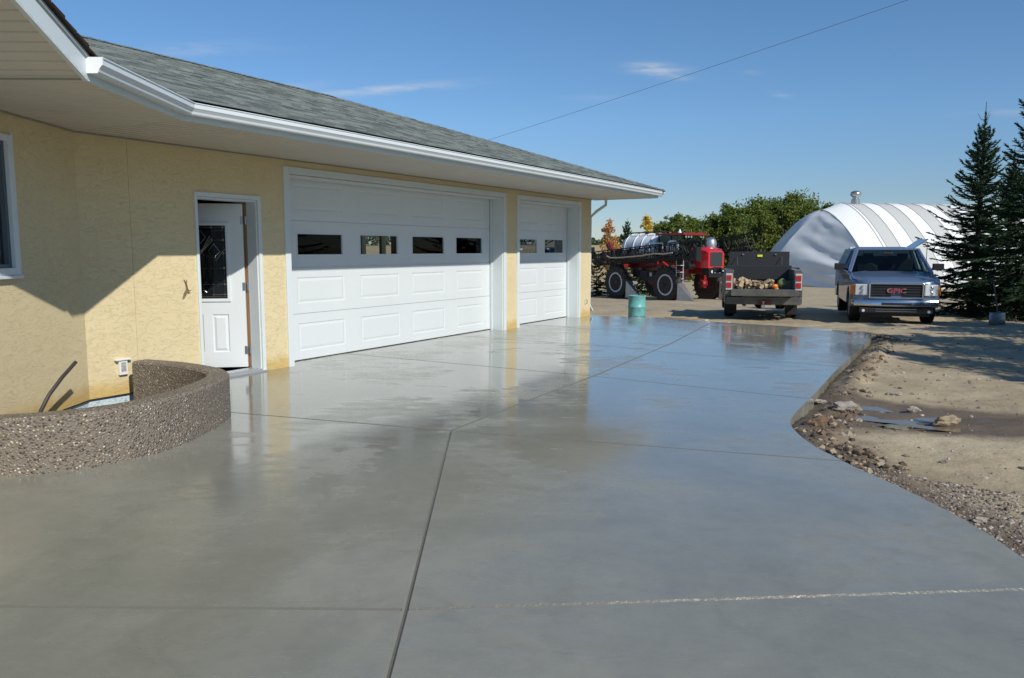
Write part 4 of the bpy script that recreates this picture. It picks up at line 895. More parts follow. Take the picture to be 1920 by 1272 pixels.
# ---------------------------------------------------------------- sprayer
sr=M('sprayer_red_shaded',(.27,.012,.015),.35,coat=.3,var=.25,vscale=3); sblk=M('sprayer_black',(.012,.013,.015),.5,var=.4,vscale=6); sgr=M('rim_silver',(.60,.62,.65),.5,.1); stank=M('white_poly_tank',(.66,.70,.72),.35); salu=M('sheet_aluminium',(.50,.51,.53),.38,.75,var=.3,vscale=2)  # first red is darkened to put the chassis shadow into its colour
hS=Vector((.555,-.83)).normalized(); sx_,sy_=7.85,40.9
SP=thing('field_sprayer','red self-propelled crop sprayer with white tank, black folded booms and tall wheels','sprayer',(sx_,sy_,gz_base(40)-.05),math.atan2(-hS.x,hS.y)); SP.scale=(.94,)*3
mty=M('tractor_tyre',(.015,.0145,.014),.85,var=.5,vscale=8,col2=(.07,.06,.05))
for sd in (1,-1):
    for ya in (1.95,-1.95):
        w_=wheel(SP,sd*1.55,ya,.93,.40,side=sd,rimc=sgr,lug=22,tyre=mty,hub=sr if ya<0 else sblk)
        # leg and drive motor
        m=MB(); m.box((sd*1.16,ya,1.28),(.22,.34,1.2)); m.box((sd*.9,ya,1.85),(.9,.40,.22)); m.lathe([(.18,.96),(.24,1.1),(.24,1.28),(.16,1.36)],(0,ya,.93),'X',14) if sd>0 else m.lathe([(.18,-.96),(.24,-1.1),(.24,-1.28),(.16,-1.36)],(0,ya,.93),'X',14); m.build('wheel_leg',sr,SP,world=False,bevel=.03)
        m=MB(); yb=ya+.95
        m.hexa([(sd*1.35,yb,.12),(sd*1.80,yb,.12),(sd*1.62,yb+1.0,.10),(sd*1.52,yb+1.0,.10),(sd*1.35,yb+.02,1.05),(sd*1.80,yb+.02,1.05),(sd*1.60,yb+.99,.16),(sd*1.54,yb+.99,.16)]); m.build('crop_shield',salu,SP,world=False)
m=MB(); m.box((0,0,1.95),(.9,6.2,.34)); m.box((0,-1.4,1.6),(1.1,1.2,.5)); m.box((0,1.0,1.55),(1.0,1.4,.5)); m.box((0,2.9,1.7),(.8,1.2,.4)); m.build('frame',sr,SP,world=False,bevel=.03)
m=MB(); m.box((.95,0,1.35),(.5,1.1,.55)); m.box((.95,-.9,1.5),(.4,.5,.5)); m.lathe([(.14,1.21),(.16,1.23),(.001,1.24)],(0,.0,1.4),'X',14); m.box((.75,1.2,1.72),(.35,.7,.3)); m.build('fuel_tank',sblk,SP,world=False,bevel=.04)
m=MB(); m.box((1.21,.35,1.42),(.02,.18,.2)); m.build('fuel_tank_label',mwhite,SP,world=False)
m=MB(); m.tube([(1.3,1.35,2.1),(1.25,2.0,1.7),(1.2,2.1,1.1)],.07,8); m.tube([(1.15,2.3,1.15),(1.55,2.55,1.2)],.13,10); m.tube([(1.15,.8,2.15),(1.5,1.2,1.95),(1.4,1.8,1.6)],.05,6); m.build('suspension',M('bright_red_arm',(.5,.025,.02),.4),SP,world=False,smooth=True)
# engine hood at the front
m=MB(); r=[]
for y,hw,zt in ((2.6,.64,2.85),(3.3,.64,2.88),(3.7,.62,2.80),(3.85,.58,2.70)):
    r.append([Vector(p) for p in ((-hw,y,1.82),(-hw,y,zt-.12),(-hw+.14,y,zt),(hw-.14,y,zt),(hw,y,zt-.12),(hw,y,1.82))])
m.loft(r); eh=m.build('engine_hood',M('hood_red',(.55,.02,.03),.25,coat=.6),SP,smooth=True,world=False,angle=40)
m=MB(); m.box((0,3.85,2.27),(.90,.06,.72)); m.build('radiator_grille',M('grille_mesh',(.03,.035,.04),.6,bump=.4,bscale=60),eh,world=False,bevel=.03)
m=MB(); m.box((0,3.70,1.62),(1.2,.5,.34)); m.box((0,3.88,1.40),(1.3,.22,.10)); fb=m.build('front_bumper',sblk,SP,world=False,bevel=.03)
for x in (-.42,-.15,.2,.42): m=MB(); m.lathe([(.06,0),(.075,.03),(.001,.04)],(x,3.95,1.64),'Y',12); m.build('headlight',mlamp,fb,world=False)
m=MB()
for sd in (-1,): m.lathe([(.27,-.30),(.30,-.25),(.30,.05),(.27,.22),(.16,.32),(.001,.36)],(sd*.50,3.0,3.05),'Z',18)
ac=m.build('air_cleaner',M('brushed_dome',(.62,.62,.62),.38,.9),SP,smooth=True,world=False)
m=MB(); m.lathe([(.11,-.0),(.15,.0),(.15,.5)],(.62,2.9,1.9),'X',12); m.lathe([(.15,.02),(.10,.0),(.001,.01)],(1.14,2.9,1.98),'X',12); m.build('headlamp_pod',sblk,SP,world=False)
# cab
m=MB(); m.box((0,1.25,2.32),(1.45,1.75,.35))
for x in (-.72,.72):
    for y in (.42,1.35,2.15): m.tube([(x,y,2.4),(x*.97,y*1.0-.03,3.52)],.045,6)
cb=m.build('cab_frame',sblk,SP,world=False,bevel=.02)
m=MB(); 
for x in (-.71,.71): m.add([(x,.42,2.5),(x,2.15,2.5),(x*.97,2.12,3.5),(x*.97,.40,3.5)],[(0,1,2,3)])
m.add([(-.71,2.15,2.5),(.71,2.15,2.5),(.69,2.12,3.5),(-.69,2.12,3.5)],[(0,1,2,3)]); m.add([(-.71,.42,2.5),(.71,.42,2.5),(.69,.40,3.5),(-.69,.40,3.5)],[(0,1,2,3)])
m.build('cab_glass',glassmat('cab_glass',(.35,.55,.45)),cb,world=False)
m=MB(); m.box((0,.95,2.7),(.5,.5,.2)); m.box((0,.72,3.0),(.5,.14,.6)); m.build('seat',mplast,cb,world=False)
m=MB(); m.box((0,1.3,3.58),(1.62,2.1,.12)); m.box((0,1.9,3.52),(1.7,1.2,.06)); rf=m.build('cab_roof',sr,cb,world=False,bevel=.04)
for k,x in enumerate((-.6,-.42,.3,.5,.7)): m=MB(); m.lathe([(.05,0),(.07,.03),(.001,.04)],(x,2.36,3.46),'Y',10); m.build('work_light',mlamp,rf,world=False)
m=MB(); m.lathe([(.10,3.64),(.09,3.70),(.02,3.86),(.001,3.87)],(.05,1.3,0),'Z',12); m.build('beacon',M('white_beacon',(.8,.8,.78),.3),rf,world=False)
for sd in (-1,1):
    m=MB(); m.tube([(sd*.75,2.2,3.45),(sd*1.15,2.55,3.45),(sd*1.15,2.55,3.0)],.02,6); m.box((sd*1.15,2.56,3.05),(.26,.05,.42)); m.build('mirror',sblk,cb,world=False)
m=MB(); m.lathe([(.30,-.12),(.42,-.08),(.42,.12),(.001,.14)],(.98,1.75,2.85),'X',18); m.build('intake_dome',M('brushed_dome',(.5,.5,.5),.4,.9),SP,smooth=True,world=False)
# tank
m=MB(); m.lathe([(.10,-2.75),(.45,-2.72),(.62,-2.55),(.70,-2.1),(.72,-1.0),(.72,-.3),(.66,.1),(.4,.22),(.1,.25)],(0,0,0),'Y',26); m.v=[(x*1.15,y,z*1.08+2.86) for x,y,z in m.v]; tk=m.build('spray_tank',stank,SP,smooth=True,world=False)
m=MB()
for y in (-2.2,-1.5,-.85,-.2):
    m.tube([(math.cos(a)*.845,y,2.86+math.sin(a)*.795) for a in np.linspace(-.4,math.pi+.4,20)],.028,6)
m.build('tank_strap',sgr,tk,world=False)
m=MB(); m.lathe([(.17,3.58),(.17,3.70),(.001,3.71)],(0,-1.2,0),'Z',12); m.tube([(-.5,-2.4,3.70),(.4,-2.4,3.70),(.4,.2,3.75),(-.4,.2,3.75)],.03,6); m.build('tank_lid',sblk,tk,world=False)
# booms
def boom(x,y0,y1,z0,z1,nm):
    m=MB(); n=11; d=.55
    zt=lambda k:z0+(z1-z0)*k; 
    Y_=[y0+(y1-y0)*k/n for k in range(n+1)]
    for dx in (-.14,.14):
        m.tube([(x+dx,Y_[0],zt(0)),(x+dx,Y_[-1],zt(1))],.035,6)
    m.tube([(x,Y_[0],zt(0)+d*.9),(x,Y_[-1],zt(1)+d*1.5)],.035,6)
    for k in range(n):
        zc=zt((k+.5)/n); h=d*(.9+.6*(k+.5)/n); m.tube([(x,Y_[k],zt(k/n)),(x,Y_[k],zt(k/n)+h)],.022,5); ym=(Y_[k]+Y_[k+1])/2
        for dx in (-.14,.14): m.tube([(x+dx,Y_[k],zt(k/n)),(x,ym,zc+h)],.018,5); m.tube([(x,ym,zc+h),(x+dx,Y_[k+1],zt((k+1)/n))],.018,5)
        m.box((x,Y_[k],zt(k/n)-.10),(.05,.05,.16)); m.box((x,ym,zc+h*.35),(.10,abs(y1-y0)/n*.45,.16))
    m.box((x+.0,(y0+y1)/2,(z0+z1)/2-.08),(.20,abs(y1-y0)*.98,.05),rot=Matrix.Rotation(math.atan2(z1-z0,y1-y0),3,'X'))
    o=m.build(nm,sblk,SP,world=False); return o
b1=boom(1.95,-3.9,4.4,2.10,2.42,'boom'); b2=boom(-1.95,-3.9,4.75,2.25,2.80,'boom'); boom(1.62,-3.4,4.2,2.05,2.36,'boom'); boom(-1.62,-3.4,4.6,2.2,2.75,'boom')
m=MB(); pts=[(2.16,-2.2,2.40),(2.16,-1.9,2.30),(2.17,-1.0,2.32),(2.17,.5,2.42),(2.16,1.6,2.55),(2.14,2.2,2.52),(2.1,2.8,2.6)]; m.tube(smooth_pl3(pts) if False else pts,.038,8); m.tube([(2.16,-4.0,2.25),(2.3,-4.3,2.4),(2.2,-4.1,2.2)],.03,6); m.build('spray_hose',M('tan_hose',(.36,.30,.24),.6),b1,smooth=True,world=False)
m=MB(); 
for x in (-1.9,1.9):
    for y in (-3.9,4.3): k_=MB(); k_.lathe([(.16,-.05),(.18,0),(.16,.05)],(x*1.07,y-.2,2.42),'X',12); k_.box((x,y,2.55),(.34,.25,.7)); k_.build('boom_hinge',sblk,SP,world=False,bevel=.01)
m.box((0,-3.5,2.45),(3.8,.22,.16)); m.box((0,-3.5,1.9),(3.2,.2,.12)); m.box((0,-3.2,2.3),(.8,.7,1.0))
for x in (-1.4,-.7,.7,1.4): m.box((x,-3.5,2.2),(.10,.16,.7)); m.tube([(x,-3.4,1.85),(x*.4,-2.7,2.7)],.04,6)
m.tube([(-1.3,-3.6,2.52),(1.3,-3.6,2.52)],.05,6); k_=MB(); k_.tube([(1.9,-4.0,2.9),(2.1,-4.3,2.4),(1.8,-4.0,2.1)],.035,6); k_.build('rack_hoop',sblk,SP,world=False)
m.build('boom_rack',sblk,SP,world=False,bevel=.01)
m=MB(); m.box((1.5,-2.6,2.9),(.12,.7,.14),rot=Matrix.Rotation(-.9,3,'X')); m.box((1.5,-2.9,2.9),(.1,.4,.1),rot=Matrix.Rotation(-.9,3,'X')); m.build('fold_cylinder',sr,SP,world=False)
for nm_,c_,d_ in (('step_platform',(1.3,.2,1.9),(.5,.9,.05)),('valve_box',(1.42,-1.0,2.6),(.3,.5,.35)),('battery_box',(.95,2.45,2.05),(.5,.7,.5)),('pump_housing',(1.0,-2.7,1.9),(.6,.5,.4))):
    m=MB(); m.box(c_,d_); m.build(nm_,sblk,SP,world=False,bevel=.02)
m=MB()
for sd in (1,):
    for y in (-.4,.9): m.tube([(sd*.9,y,2.45),(sd*.9,y,3.1)],.02,5)
    m.tube([(.9,-.4,3.1),(.9,.9,3.1)],.02,5)
    for k in range(4): m.box((1.45,2.72,.9+k*.35),(.5,.12,.03))
    m.tube([(1.2,2.72,.7),(1.2,2.72,2.4)],.02,5); m.tube([(1.7,2.72,.7),(1.7,2.72,2.4)],.02,5)
m.build('ladder',sgr,SP,world=False)
# ---------------------------------------------------------------- fabric quonset
mq=M('white_fabric',(.76,.78,.77),.8,spec=.2); mqg=M('grey_fabric_stripe',(.50,.51,.49),.8,spec=.2); mqe=M('end_fabric',(.76,.79,.80),.85,spec=.15,var=.10,vscale=.6)
Q=thing('fabric_building','long white arched fabric storage building with grey stripes','storage shed',(25,60,gz_base(60)))
rd=Vector((.975,.22,0)).normalized(); cd=Vector((rd.y,-rd.x,0))
q0=Vector((25.0,60,0)); HQ=5.30-gz_base(60)-.10; WQ=6.9
def arch(s,h,wf,wb,n=26,fold=0):
    out=[]
    for k in range(n+1):
        a=math.pi*k/n; c=math.cos(a); wv=wf if c>0 else wb
        x=c*wv*(1-.12*abs(math.sin(2*a))*0) ; z=(max(0,1-abs(c)**1.5)**.80)*h
        d=0
        if fold: d=fold*(math.sin(k*2.1+s*1.7)*.6+math.sin(k*.9-s*2.3))
        out.append(q0+rd*(s+d)+cd*(x)+Vector((0,0,gz_base(60)-.15+z)))
    return out
stripe=[0,.28,1.4,2.62,3.8,5.0,6.2,7.4,8.6,9.8,11,12.2,13.4,14.6,15.8,17,18.2,19.4,20.6,21.8,23]
m=MB(); rings=[arch(s-.0,HQ,WQ,WQ) for s in [-1.65]+[]]
sts=[(-1.65,HQ*.915,WQ*.97)]+[(s,HQ,WQ) for s in stripe]
n=26
vs=[]; 
for s,h,wv in sts: vs+=arch(s,h,wv,wv)
fs=[];mi=[]
for i in range(len(sts)-1):
    for k in range(n): fs.append((i*(n+1)+k,i*(n+1)+k+1,(i+1)*(n+1)+k+1,(i+1)*(n+1)+k)); mi.append(1 if (i>=2 and i%2==0) else 0)
b=len(m.v); m.add(vs,fs); m.mi=mi
m.build('cover',[mq,mqg],Q,smooth=True,angle=60)
m=MB()
for i,(s,h,wv) in enumerate(sts): m.tube([p*1+Vector((0,0,.005)) for p in arch(s,h+.012,wv+.012,wv+.012)],.022,5)
m.build('arch_rib',M('seam_grey',(.42,.43,.42),.6),Q)
# the gathered end, faceted like a tent: sections shrink towards the end post
z0q=gz_base(60)-.13
crease=[(-1.65,HQ*.915),(-2.35,HQ*.83),(-3.0,HQ*.70),(-3.6,HQ*.565),(-4.1,HQ*.42),(-4.45,HQ*.29),(-4.62,HQ*.14),(-4.7,0)]
def crs(t):
    f=t*(len(crease)-1); k=min(int(f),len(crease)-2); u=f-k; return crease[k][0]*(1-u)+crease[k+1][0]*u,crease[k][1]*(1-u)+crease[k+1][1]*u
def face(side,amp,seed):
    rows_=[]; N1,N2=44,36
    for i in range(N1+1):
        t=i/N1; s_,z_=crs(t); pc=q0+rd*(s_*.95)+cd*(-2.0*min(1,t*1.6))+Vector((0,0,z0q+z_))
        a=math.pi/2*(1-t); c=math.cos(a)*6.69*side; pa=q0+rd*(-1.65-(2.1*t**.7 if side<0 else 0))+cd*c+Vector((0,0,z0q+(max(0,1-abs(math.cos(a))**1.5)**.80)*HQ*.915)); row=[]
        for j in range(N2+1):
            u=j/N2; p=pc.lerp(pa,u); env=math.sin(math.pi*u)**.6*min(1,t*3)
            x=u*3+t*1.5
            # long swags radiating from the upper hitch point and tight creases lower down
            f=.08*math.sin(14*t-3*u)+.09*math.sin(9*t+3.2*u+math.sin(u*5+seed)*1.3)+.07*math.sin(23*t-6*u+seed)+.05*noise.noise(Vector((u*4,t*14,seed)))*2+.10*max(0,1-abs(t-.60-.10*u+.18*(u-.5)**2)/.06)-.05*max(0,1-abs(t-.70-.05*u)/.06)+.06*math.sin(40*t-9*u+math.sin(u*7))*(.3+t)
            p=p+(rd*-1.0+cd*.45*side)*(f*env*amp-.30*env*math.sin(math.pi*t)*.6*-1*0); row.append(p)
        rows_.append(row)
    m=MB(); m.loft(rows_,0,False,closed=False); return m
m=face(1,.5,1.0); m.build('gathered_end',mqe,Q,smooth=True,angle=70)
m=face(-1,.30,4.0); m.build('gathered_end',mqe,Q,smooth=True,angle=70)
m=MB(); vp=q0+rd*1.0+cd*.25+Vector((0,0,gz_base(60)+HQ-.15))
m.lathe([(.30,-.15),(.30,.25),(.22,.3),(.22,.42),(.33,.5),(.40,.62),(.36,.78),(.2,.88),(.001,.9)],vp,'Z',18); m.build('roof_vent',M('galvanised_vent',(.48,.48,.47),.3,.85,bump=.3,bscale=9),Q,smooth=True,angle=50)
# ---------------------------------------------------------------- vegetation
def leafmat(name,c1,c2,sc=1.2,tl=.25):
    m=M(name,c1,.55,spec=.35); q=NT(m); n=q.noise(q.coord(),sc,3,.7); oi=q.n('Attribute',attribute_name='tone')
    f=q.math('ADD',q.math('MULTIPLY',q.rng(n,.35,.65),.4),q.math('MULTIPLY',oi.outputs['Fac'],.6)); q.set('Base Color',q.mix(f,c1,c2))
    t=q.t; tr=q.n('BsdfTranslucent'); q.l(q.mix(f,c1,c2),tr.inputs[0]); mx=q.n('MixShader'); mx.inputs[0].default_value=tl; q.l(q.b.outputs[0],mx.inputs[1]); q.l(tr.outputs[0],mx.inputs[2]); q.l(mx.outputs[0],t.nodes['Material Output'].inputs[0]); return m
m_needle=leafmat('spruce_needles',(.020,.052,.022),(.060,.115,.045),2.5,.1); m_bark=M('spruce_bark',(.09,.06,.045),.95,var=.4,vscale=8,bump=.6,bscale=30)
m_leaf=leafmat('poplar_leaves',(.06,.115,.018),(.22,.26,.05),.9,.35); m_barkp=M('pale_bark',(.22,.20,.17),.9,var=.4,vscale=8)
m_yel=leafmat('yellow_leaves',(.62,.40,.03),(.70,.55,.08),2,.35); m_org=leafmat('orange_leaves',(.60,.33,.06),(.55,.28,.18),2,.35)
def rawmesh(name,V,Fq,mat,parent,tone=None):
    V=np.array(V,dtype=np.float32).reshape(-1,3); k=Fq; nf=len(V)//k
    me=bpy.data.meshes.new(name); me.vertices.add(len(V)); me.vertices.foreach_set('co',V.ravel()); me.loops.add(len(V)); me.loops.foreach_set('vertex_index',np.arange(len(V)))
    me.polygons.add(nf); me.polygons.foreach_set('loop_start',np.arange(0,len(V),k)); me.polygons.foreach_set('loop_total',np.full(nf,k)); me.update(calc_edges=True); me.materials.append(mat)
    if tone is not None:
        a=me.attributes.new('tone','FLOAT','FACE'); a.data.foreach_set('value',np.array(tone,dtype=np.float32))
    o=bpy.data.objects.new(name,me); COL.objects.link(o); o.parent=parent; return o
def spruce(name,label,loc,h,rad,seed,group=None,needles=7,twig=1.0,whorl=.16,bare=.10,cat='spruce tree',lite=False):
    rs=random.Random(seed); T=thing(name,label,cat,loc,0,group)
    m=MB(); m.tube([(0,0,-.2),(0.01,0,h*.5),(0,0.01,h*.85),(0,0,h)],[h*.018,h*.011,h*.004,.006],8); 
    V=[]; tone=[]
    def needle_twig(p,d,L,up):
        # a twig clothed in short needles: star of thin quads
        d=d.normalized(); s1=d.cross(up); s1=s1.normalized() if s1.length>.01 else Vector((1,0,0)); s2=d.cross(s1).normalized(); tn=rs.random()
        w_=.018*twig
        for a in (0,1.05,2.1):
            n_=(s1*math.cos(a)+s2*math.sin(a))*w_
            V.extend([p-n_,p+n_,p+d*L+n_*.45,p+d*L-n_*.45]); tone.append(tn)
        for k in range(needles):
            t=(k+rs.random())/needles; a=rs.uniform(0,6.28); q_=p+d*L*t; r_=(s1*math.cos(a)+s2*math.sin(a)+d*.9).normalized()*(.045*twig); wv=d.cross(r_).normalized()*.007*twig
            V.extend([q_-wv,q_+wv,q_+r_+wv*.4,q_+r_-wv*.4]); tone.append(min(1,tn+.2))
    z=h*.03; wi=0
    lead=h*(.14 if not lite else .06)
    if not lite:
        for k in range(3): a=k*2.1+.4; m.tube([(0,0,h-lead*.62),(math.cos(a)*.12,math.sin(a)*.12,h-lead*.55),(math.cos(a)*.20,math.sin(a)*.20,h-lead*.36)],[.009,.007,.004],4)
        for k in range(58):
            zz=h-lead*(1-k*.012)-.02; a=rs.uniform(0,6.28); needle_twig(Vector((0,0,zz)),Vector((math.cos(a),math.sin(a),.5)),rs.uniform(.05,.16)*(1.3-k/34),Vector((0,0,1)))
    while z<h-lead:
        f=1-z/h; g__=1-z/(h-lead*.4); L0=rad*max(.06,g__)**.92*(1.0 if f<.93 else .8); nb=rs.choice((4,5,6)) if f>.15 else 4; ph=rs.uniform(0,6.28)
        for k in range(nb):
            a=ph+k*2*math.pi/nb+rs.uniform(-.25,.25); L=L0*rs.choice((.6,.8,.9,1.0,1.05,1.18))*rs.uniform(.9,1.08); 
            if f<bare+.02: L*=rs.uniform(.6,1.1)
            el=R(52-66*min(1,f*1.25))+rs.uniform(-.2,.2)
            dirh=Vector((math.cos(a),math.sin(a),0)); p0=Vector((0,0,z+rs.uniform(-.05,.05))); pts=[p0]; n=5
            for j in range(1,n+1):
                t=j/n; e_=el+ t*t*R(34)-R(8)*t; pts.append(pts[-1]+(dirh*math.cos(e_)+Vector((0,0,math.sin(e_))))*(L/n))
            m.tube(pts,[.018*f+.006]*3+[.006]*(n-2),4)
            st=.085*twig if not lite else .15
            nt_=int(L/st)
            for j in range(nt_+1):
                t=min(1,(j+.4)/max(nt_,1)); seg=min(int(t*n),n-1); u=t*n-seg; p=pts[seg].lerp(pts[seg+1],min(u,1)); dd=(pts[seg+1]-pts[seg]).normalized(); sd=dd.cross(Vector((0,0,1))).normalized()
                tl=max(.09,(L*.30)*(1-t)**.75+.07)*rs.uniform(.45,1.2)
                if rs.random()<.12: continue
                for s_ in (-1,1):
                    d2=(dd*.85+sd*s_*rs.uniform(.7,1.0)+Vector((0,0,rs.uniform(-.28,.05)))).normalized()
                    kk=max(1,int(tl/.16)) if not lite else max(1,int(tl/.3))
                    for g_ in range(kk):
                        q_=p+d2*(tl*g_/kk); needle_twig(q_,d2+Vector((rs.uniform(-.15,.15),rs.uniform(-.15,.15),rs.uniform(-.1,.1))),tl/kk*1.1,Vector((0,0,1)))
                        if not lite and g_>0:
                            for s2 in (-1,1): needle_twig(q_,d2+dd*.6*s2+Vector((0,0,-.15)),.09*rs.uniform(.7,1.3),Vector((0,0,1)))
                needle_twig(p,dd,st*1.2,Vector((0,0,1)))
        z+=whorl*(.55+.6*f)*rs.uniform(.85,1.15); wi+=1
    m.build('trunk',m_bark,T,world=False,fix=False)
    rawmesh('foliage',V,4,m_needle,T,tone); return T
def gp_(x,y): return (x,y,gz(x,y)-.03)
s1=spruce('spruce_tree','tall dark green spruce with a bare leader, standing beside the blue pickup',gp_(13.72,23.2),6.2,2.05,11)
s2=spruce('spruce_tree','taller dark spruce cut by the right edge of the picture',gp_(13.85,20.9),7.1,2.35,12,needles=6)
def cp(src,label,x,y,rz,sc,group=None):
    o=copy_tree(src); o.location=gp_(x,y); o.rotation_euler.z=rz; o.scale=(sc,)*3; o['label']=label
    if group: o['group']=group
    return o
gR='spruces along the right side of the yard'
cp(s1,'spruce standing in the gap behind the two dark spruces',15.9,25.2,2.9,.85)
for src,x,y,rz,sc,lb in ((s2,10.7,5.9,1.1,.92,'spruce out of frame to the right, second of its row from the viewer'),(s2,10.9,3.9,2.6,.88,'spruce out of frame to the right, first of its row from the viewer'),(s1,11.6,7.4,2.4,1.1,'spruce out of frame at right, third of its row'),(s1,12.0,9.0,.4,1.1,'spruce out of frame at right, fourth of its row'),(s2,13.4,11.6,5.1,.95,'spruce out of frame at right, fifth of its row'),(s2,14.6,13.6,4.0,1.05,'spruce out of frame at right, last of its row')):
    o=cp(src,lb,x,y,rz,sc,gR); o.scale=(sc*1.35,sc*1.35,sc)
# small trees behind the sprayer
def dec(name,label,loc,h,rad,seed,mat,nclump,nleaf,leaf,group=None,z0=.12,trunkm=None,cat='tree',shape=0,stems=1):
    rs=random.Random(seed); T=thing(name,label,cat,loc,0,group); m=MB(); tips=[]
    for s_ in range(stems):
        bx_,by_=(rs.uniform(-.35,.35)*rad*(stems>1),rs.uniform(-.35,.35)*rad*(stems>1)); tx,ty=bx_*2.2,by_*2.2; th=h*rs.uniform(.78,.97)
        m.tube([(bx_,by_,-.2),((bx_+tx)/2,(by_+ty)/2,th*.5),(tx,ty,th)],[h*.014,h*.009,.01],6)
        for k in range(int(10)):
            t=rs.uniform(.15,.95); p=Vector((bx_+(tx-bx_)*t,by_+(ty-by_)*t,th*t)); a=rs.uniform(0,6.28); e_=R(rs.uniform(25,60)); L=rad*rs.uniform(.5,1)*(1-t*.6)
            q_=p+Vector((math.cos(a)*math.cos(e_),math.sin(a)*math.cos(e_),math.sin(e_)))*L; m.tube([p,p.lerp(q_,.5)+Vector((0,0,-.05)),q_],[h*.005,h*.003,.006],4); tips.append((p,q_))
    m.build('trunk',trunkm or m_barkp,T,world=False,fix=False)
    V=[];tone=[]
    for c in range(nclump):
        if rs.random()<.62:
            p,q_=rs.choice(tips); c0_=p.lerp(q_,rs.uniform(.35,1.15))
        else:
            zz=rs.uniform(z0,1)**.9; 
            env=(1-abs(zz-.42)/.62)**.6 if shape==0 else (1-zz)**.75
            a=rs.uniform(0,6.28); rr_=rad*env*rs.uniform(.35,1.02)**.6; c0_=Vector((math.cos(a)*rr_,math.sin(a)*rr_,h*zz))
        if shape==0 and rs.random()<.10: a=rs.uniform(0,6.28); q_=rad*rs.uniform(0,.75); c0_=Vector((math.cos(a)*q_,math.sin(a)*q_,h*(rs.uniform(.86,1.08)-.25*(q_/rad)**2)))
        cr=rad*rs.uniform(.05,.17) if shape==0 else rad*rs.uniform(.1,.24); tn=rs.random()
        for l in range(nleaf):
            d=Vector((rs.gauss(0,1),rs.gauss(0,1),rs.gauss(0,.8)))*cr*.55; p=c0_+d
            if p.z<.05: continue
            ax=Vector((rs.gauss(0,1),rs.gauss(0,1),rs.gauss(0,1))).normalized(); bx2=ax.cross(Vector((rs.gauss(0,1),rs.gauss(0,1),rs.gauss(0,1)))).normalized(); s_=leaf*rs.uniform(.6,1.3)
            V.extend([p-ax*s_*.5,p+bx2*s_*.32,p+ax*s_*.5,p-bx2*s_*.32]); tone.append(min(1,max(0,tn+rs.uniform(-.2,.2))))
    rawmesh('crown',V,4,mat,T,tone); return T
gY='small trees planted behind the sprayer'
dec('maple_sapling','thin orange and pinkish autumn sapling at the house corner end of the row',gp_(5.75,46.5),4.45,1.05,21,m_org,70,26,.16,gY,shape=1,z0=.30)
dec('larch_sapling','bushy golden yellow foliage low beside the orange sapling',gp_(6.15,47.5),3.3,1.4,22,m_yel,80,26,.16,gY,shape=1,z0=.15)
dec('larch_sapling','bright yellow tree top rising above the white sprayer tank',gp_(8.25,48.3),4.75,1.0,23,m_yel,90,26,.16,gY,shape=1,z0=.25)
spruce('spruce_tree','slim young spruce between the orange and the yellow saplings',gp_(6.95,47.6),4.55,1.5,24,gY,needles=2,twig=2.0,whorl=.26,lite=True)
spruce('spruce_tree','small rounded spruce low against the house corner',gp_(4.75,44),2.2,1.3,25,gY,needles=2,twig=2.0,whorl=.2,lite=True)
spruce('spruce_tree','small spruce seen under the sprayer between its near wheels',gp_(7.6,46),2.5,1.5,26,gY,needles=2,twig=2.0,whorl=.2,lite=True)
# bush / poplar belt left of the quonset
gP='poplars behind the sprayer and storage building'
base=[dec('poplar_tree','tallest rounded green poplar, directly left of the white fabric building',(0,0,0),7.0,3.1,31,m_leaf,520,36,.21,gP,stems=5,z0=.05),
      dec('poplar_tree','green poplar behind the front end of the far boom',(0,0,0),6.4,2.7,32,m_leaf,450,36,.21,gP,stems=4,z0=.05),
      dec('poplar_tree','lower olive green poplar behind the sprayer cab',(0,0,0),5.6,2.4,33,m_leaf,400,34,.21,gP,stems=4,z0=.05)]
def at(px,D): return ((px-960)/1464*D,D)
def belt(o,px,D,top,rz,h0,label=None):
    x,y=at(px,D); z=gz(x,y); hh=1.5+(469-top)/1464*D-z; k=hh/h0
    o.location=(x,y,z-.05); o.rotation_euler.z=rz; o.scale=(k,k,k)
    if label: o['label']=label
belt(base[0],1478,72,373,0.3,6.9); belt(base[1],1412,70,386,1,6.3); belt(base[2],1268,66,413,2,5.5)
for src,px,D,top,rz,h0,lb in ((0,1448,75,384,2.2,6.9,'poplar just left of the tallest one, peeking over the bed box lid'),(2,1366,68,402,4.2,5.5,'poplar behind the chrome air cleaners of the sprayer'),(1,1330,70,414,.6,6.3,'poplar rising right of the sprayer cab roof'),(2,1294,69,419,5.0,5.5,'low poplar mostly hidden by the cab roof'),(1,1512,74,390,3.4,6.3,'poplar partly hidden by the pointed end of the fabric building'),(2,1240,67,430,1.4,5.5,'lowest poplar at the left end of the belt'),(0,1390,78,397,5.2,6.9,'poplar in the second row seen between the two nearest crowns'),(1,1545,80,400,4.4,6.3,'poplar hidden behind the shoulder of the fabric building')):
    o=copy_tree(base[src]); belt(o,px,D,top,rz,h0,lb)
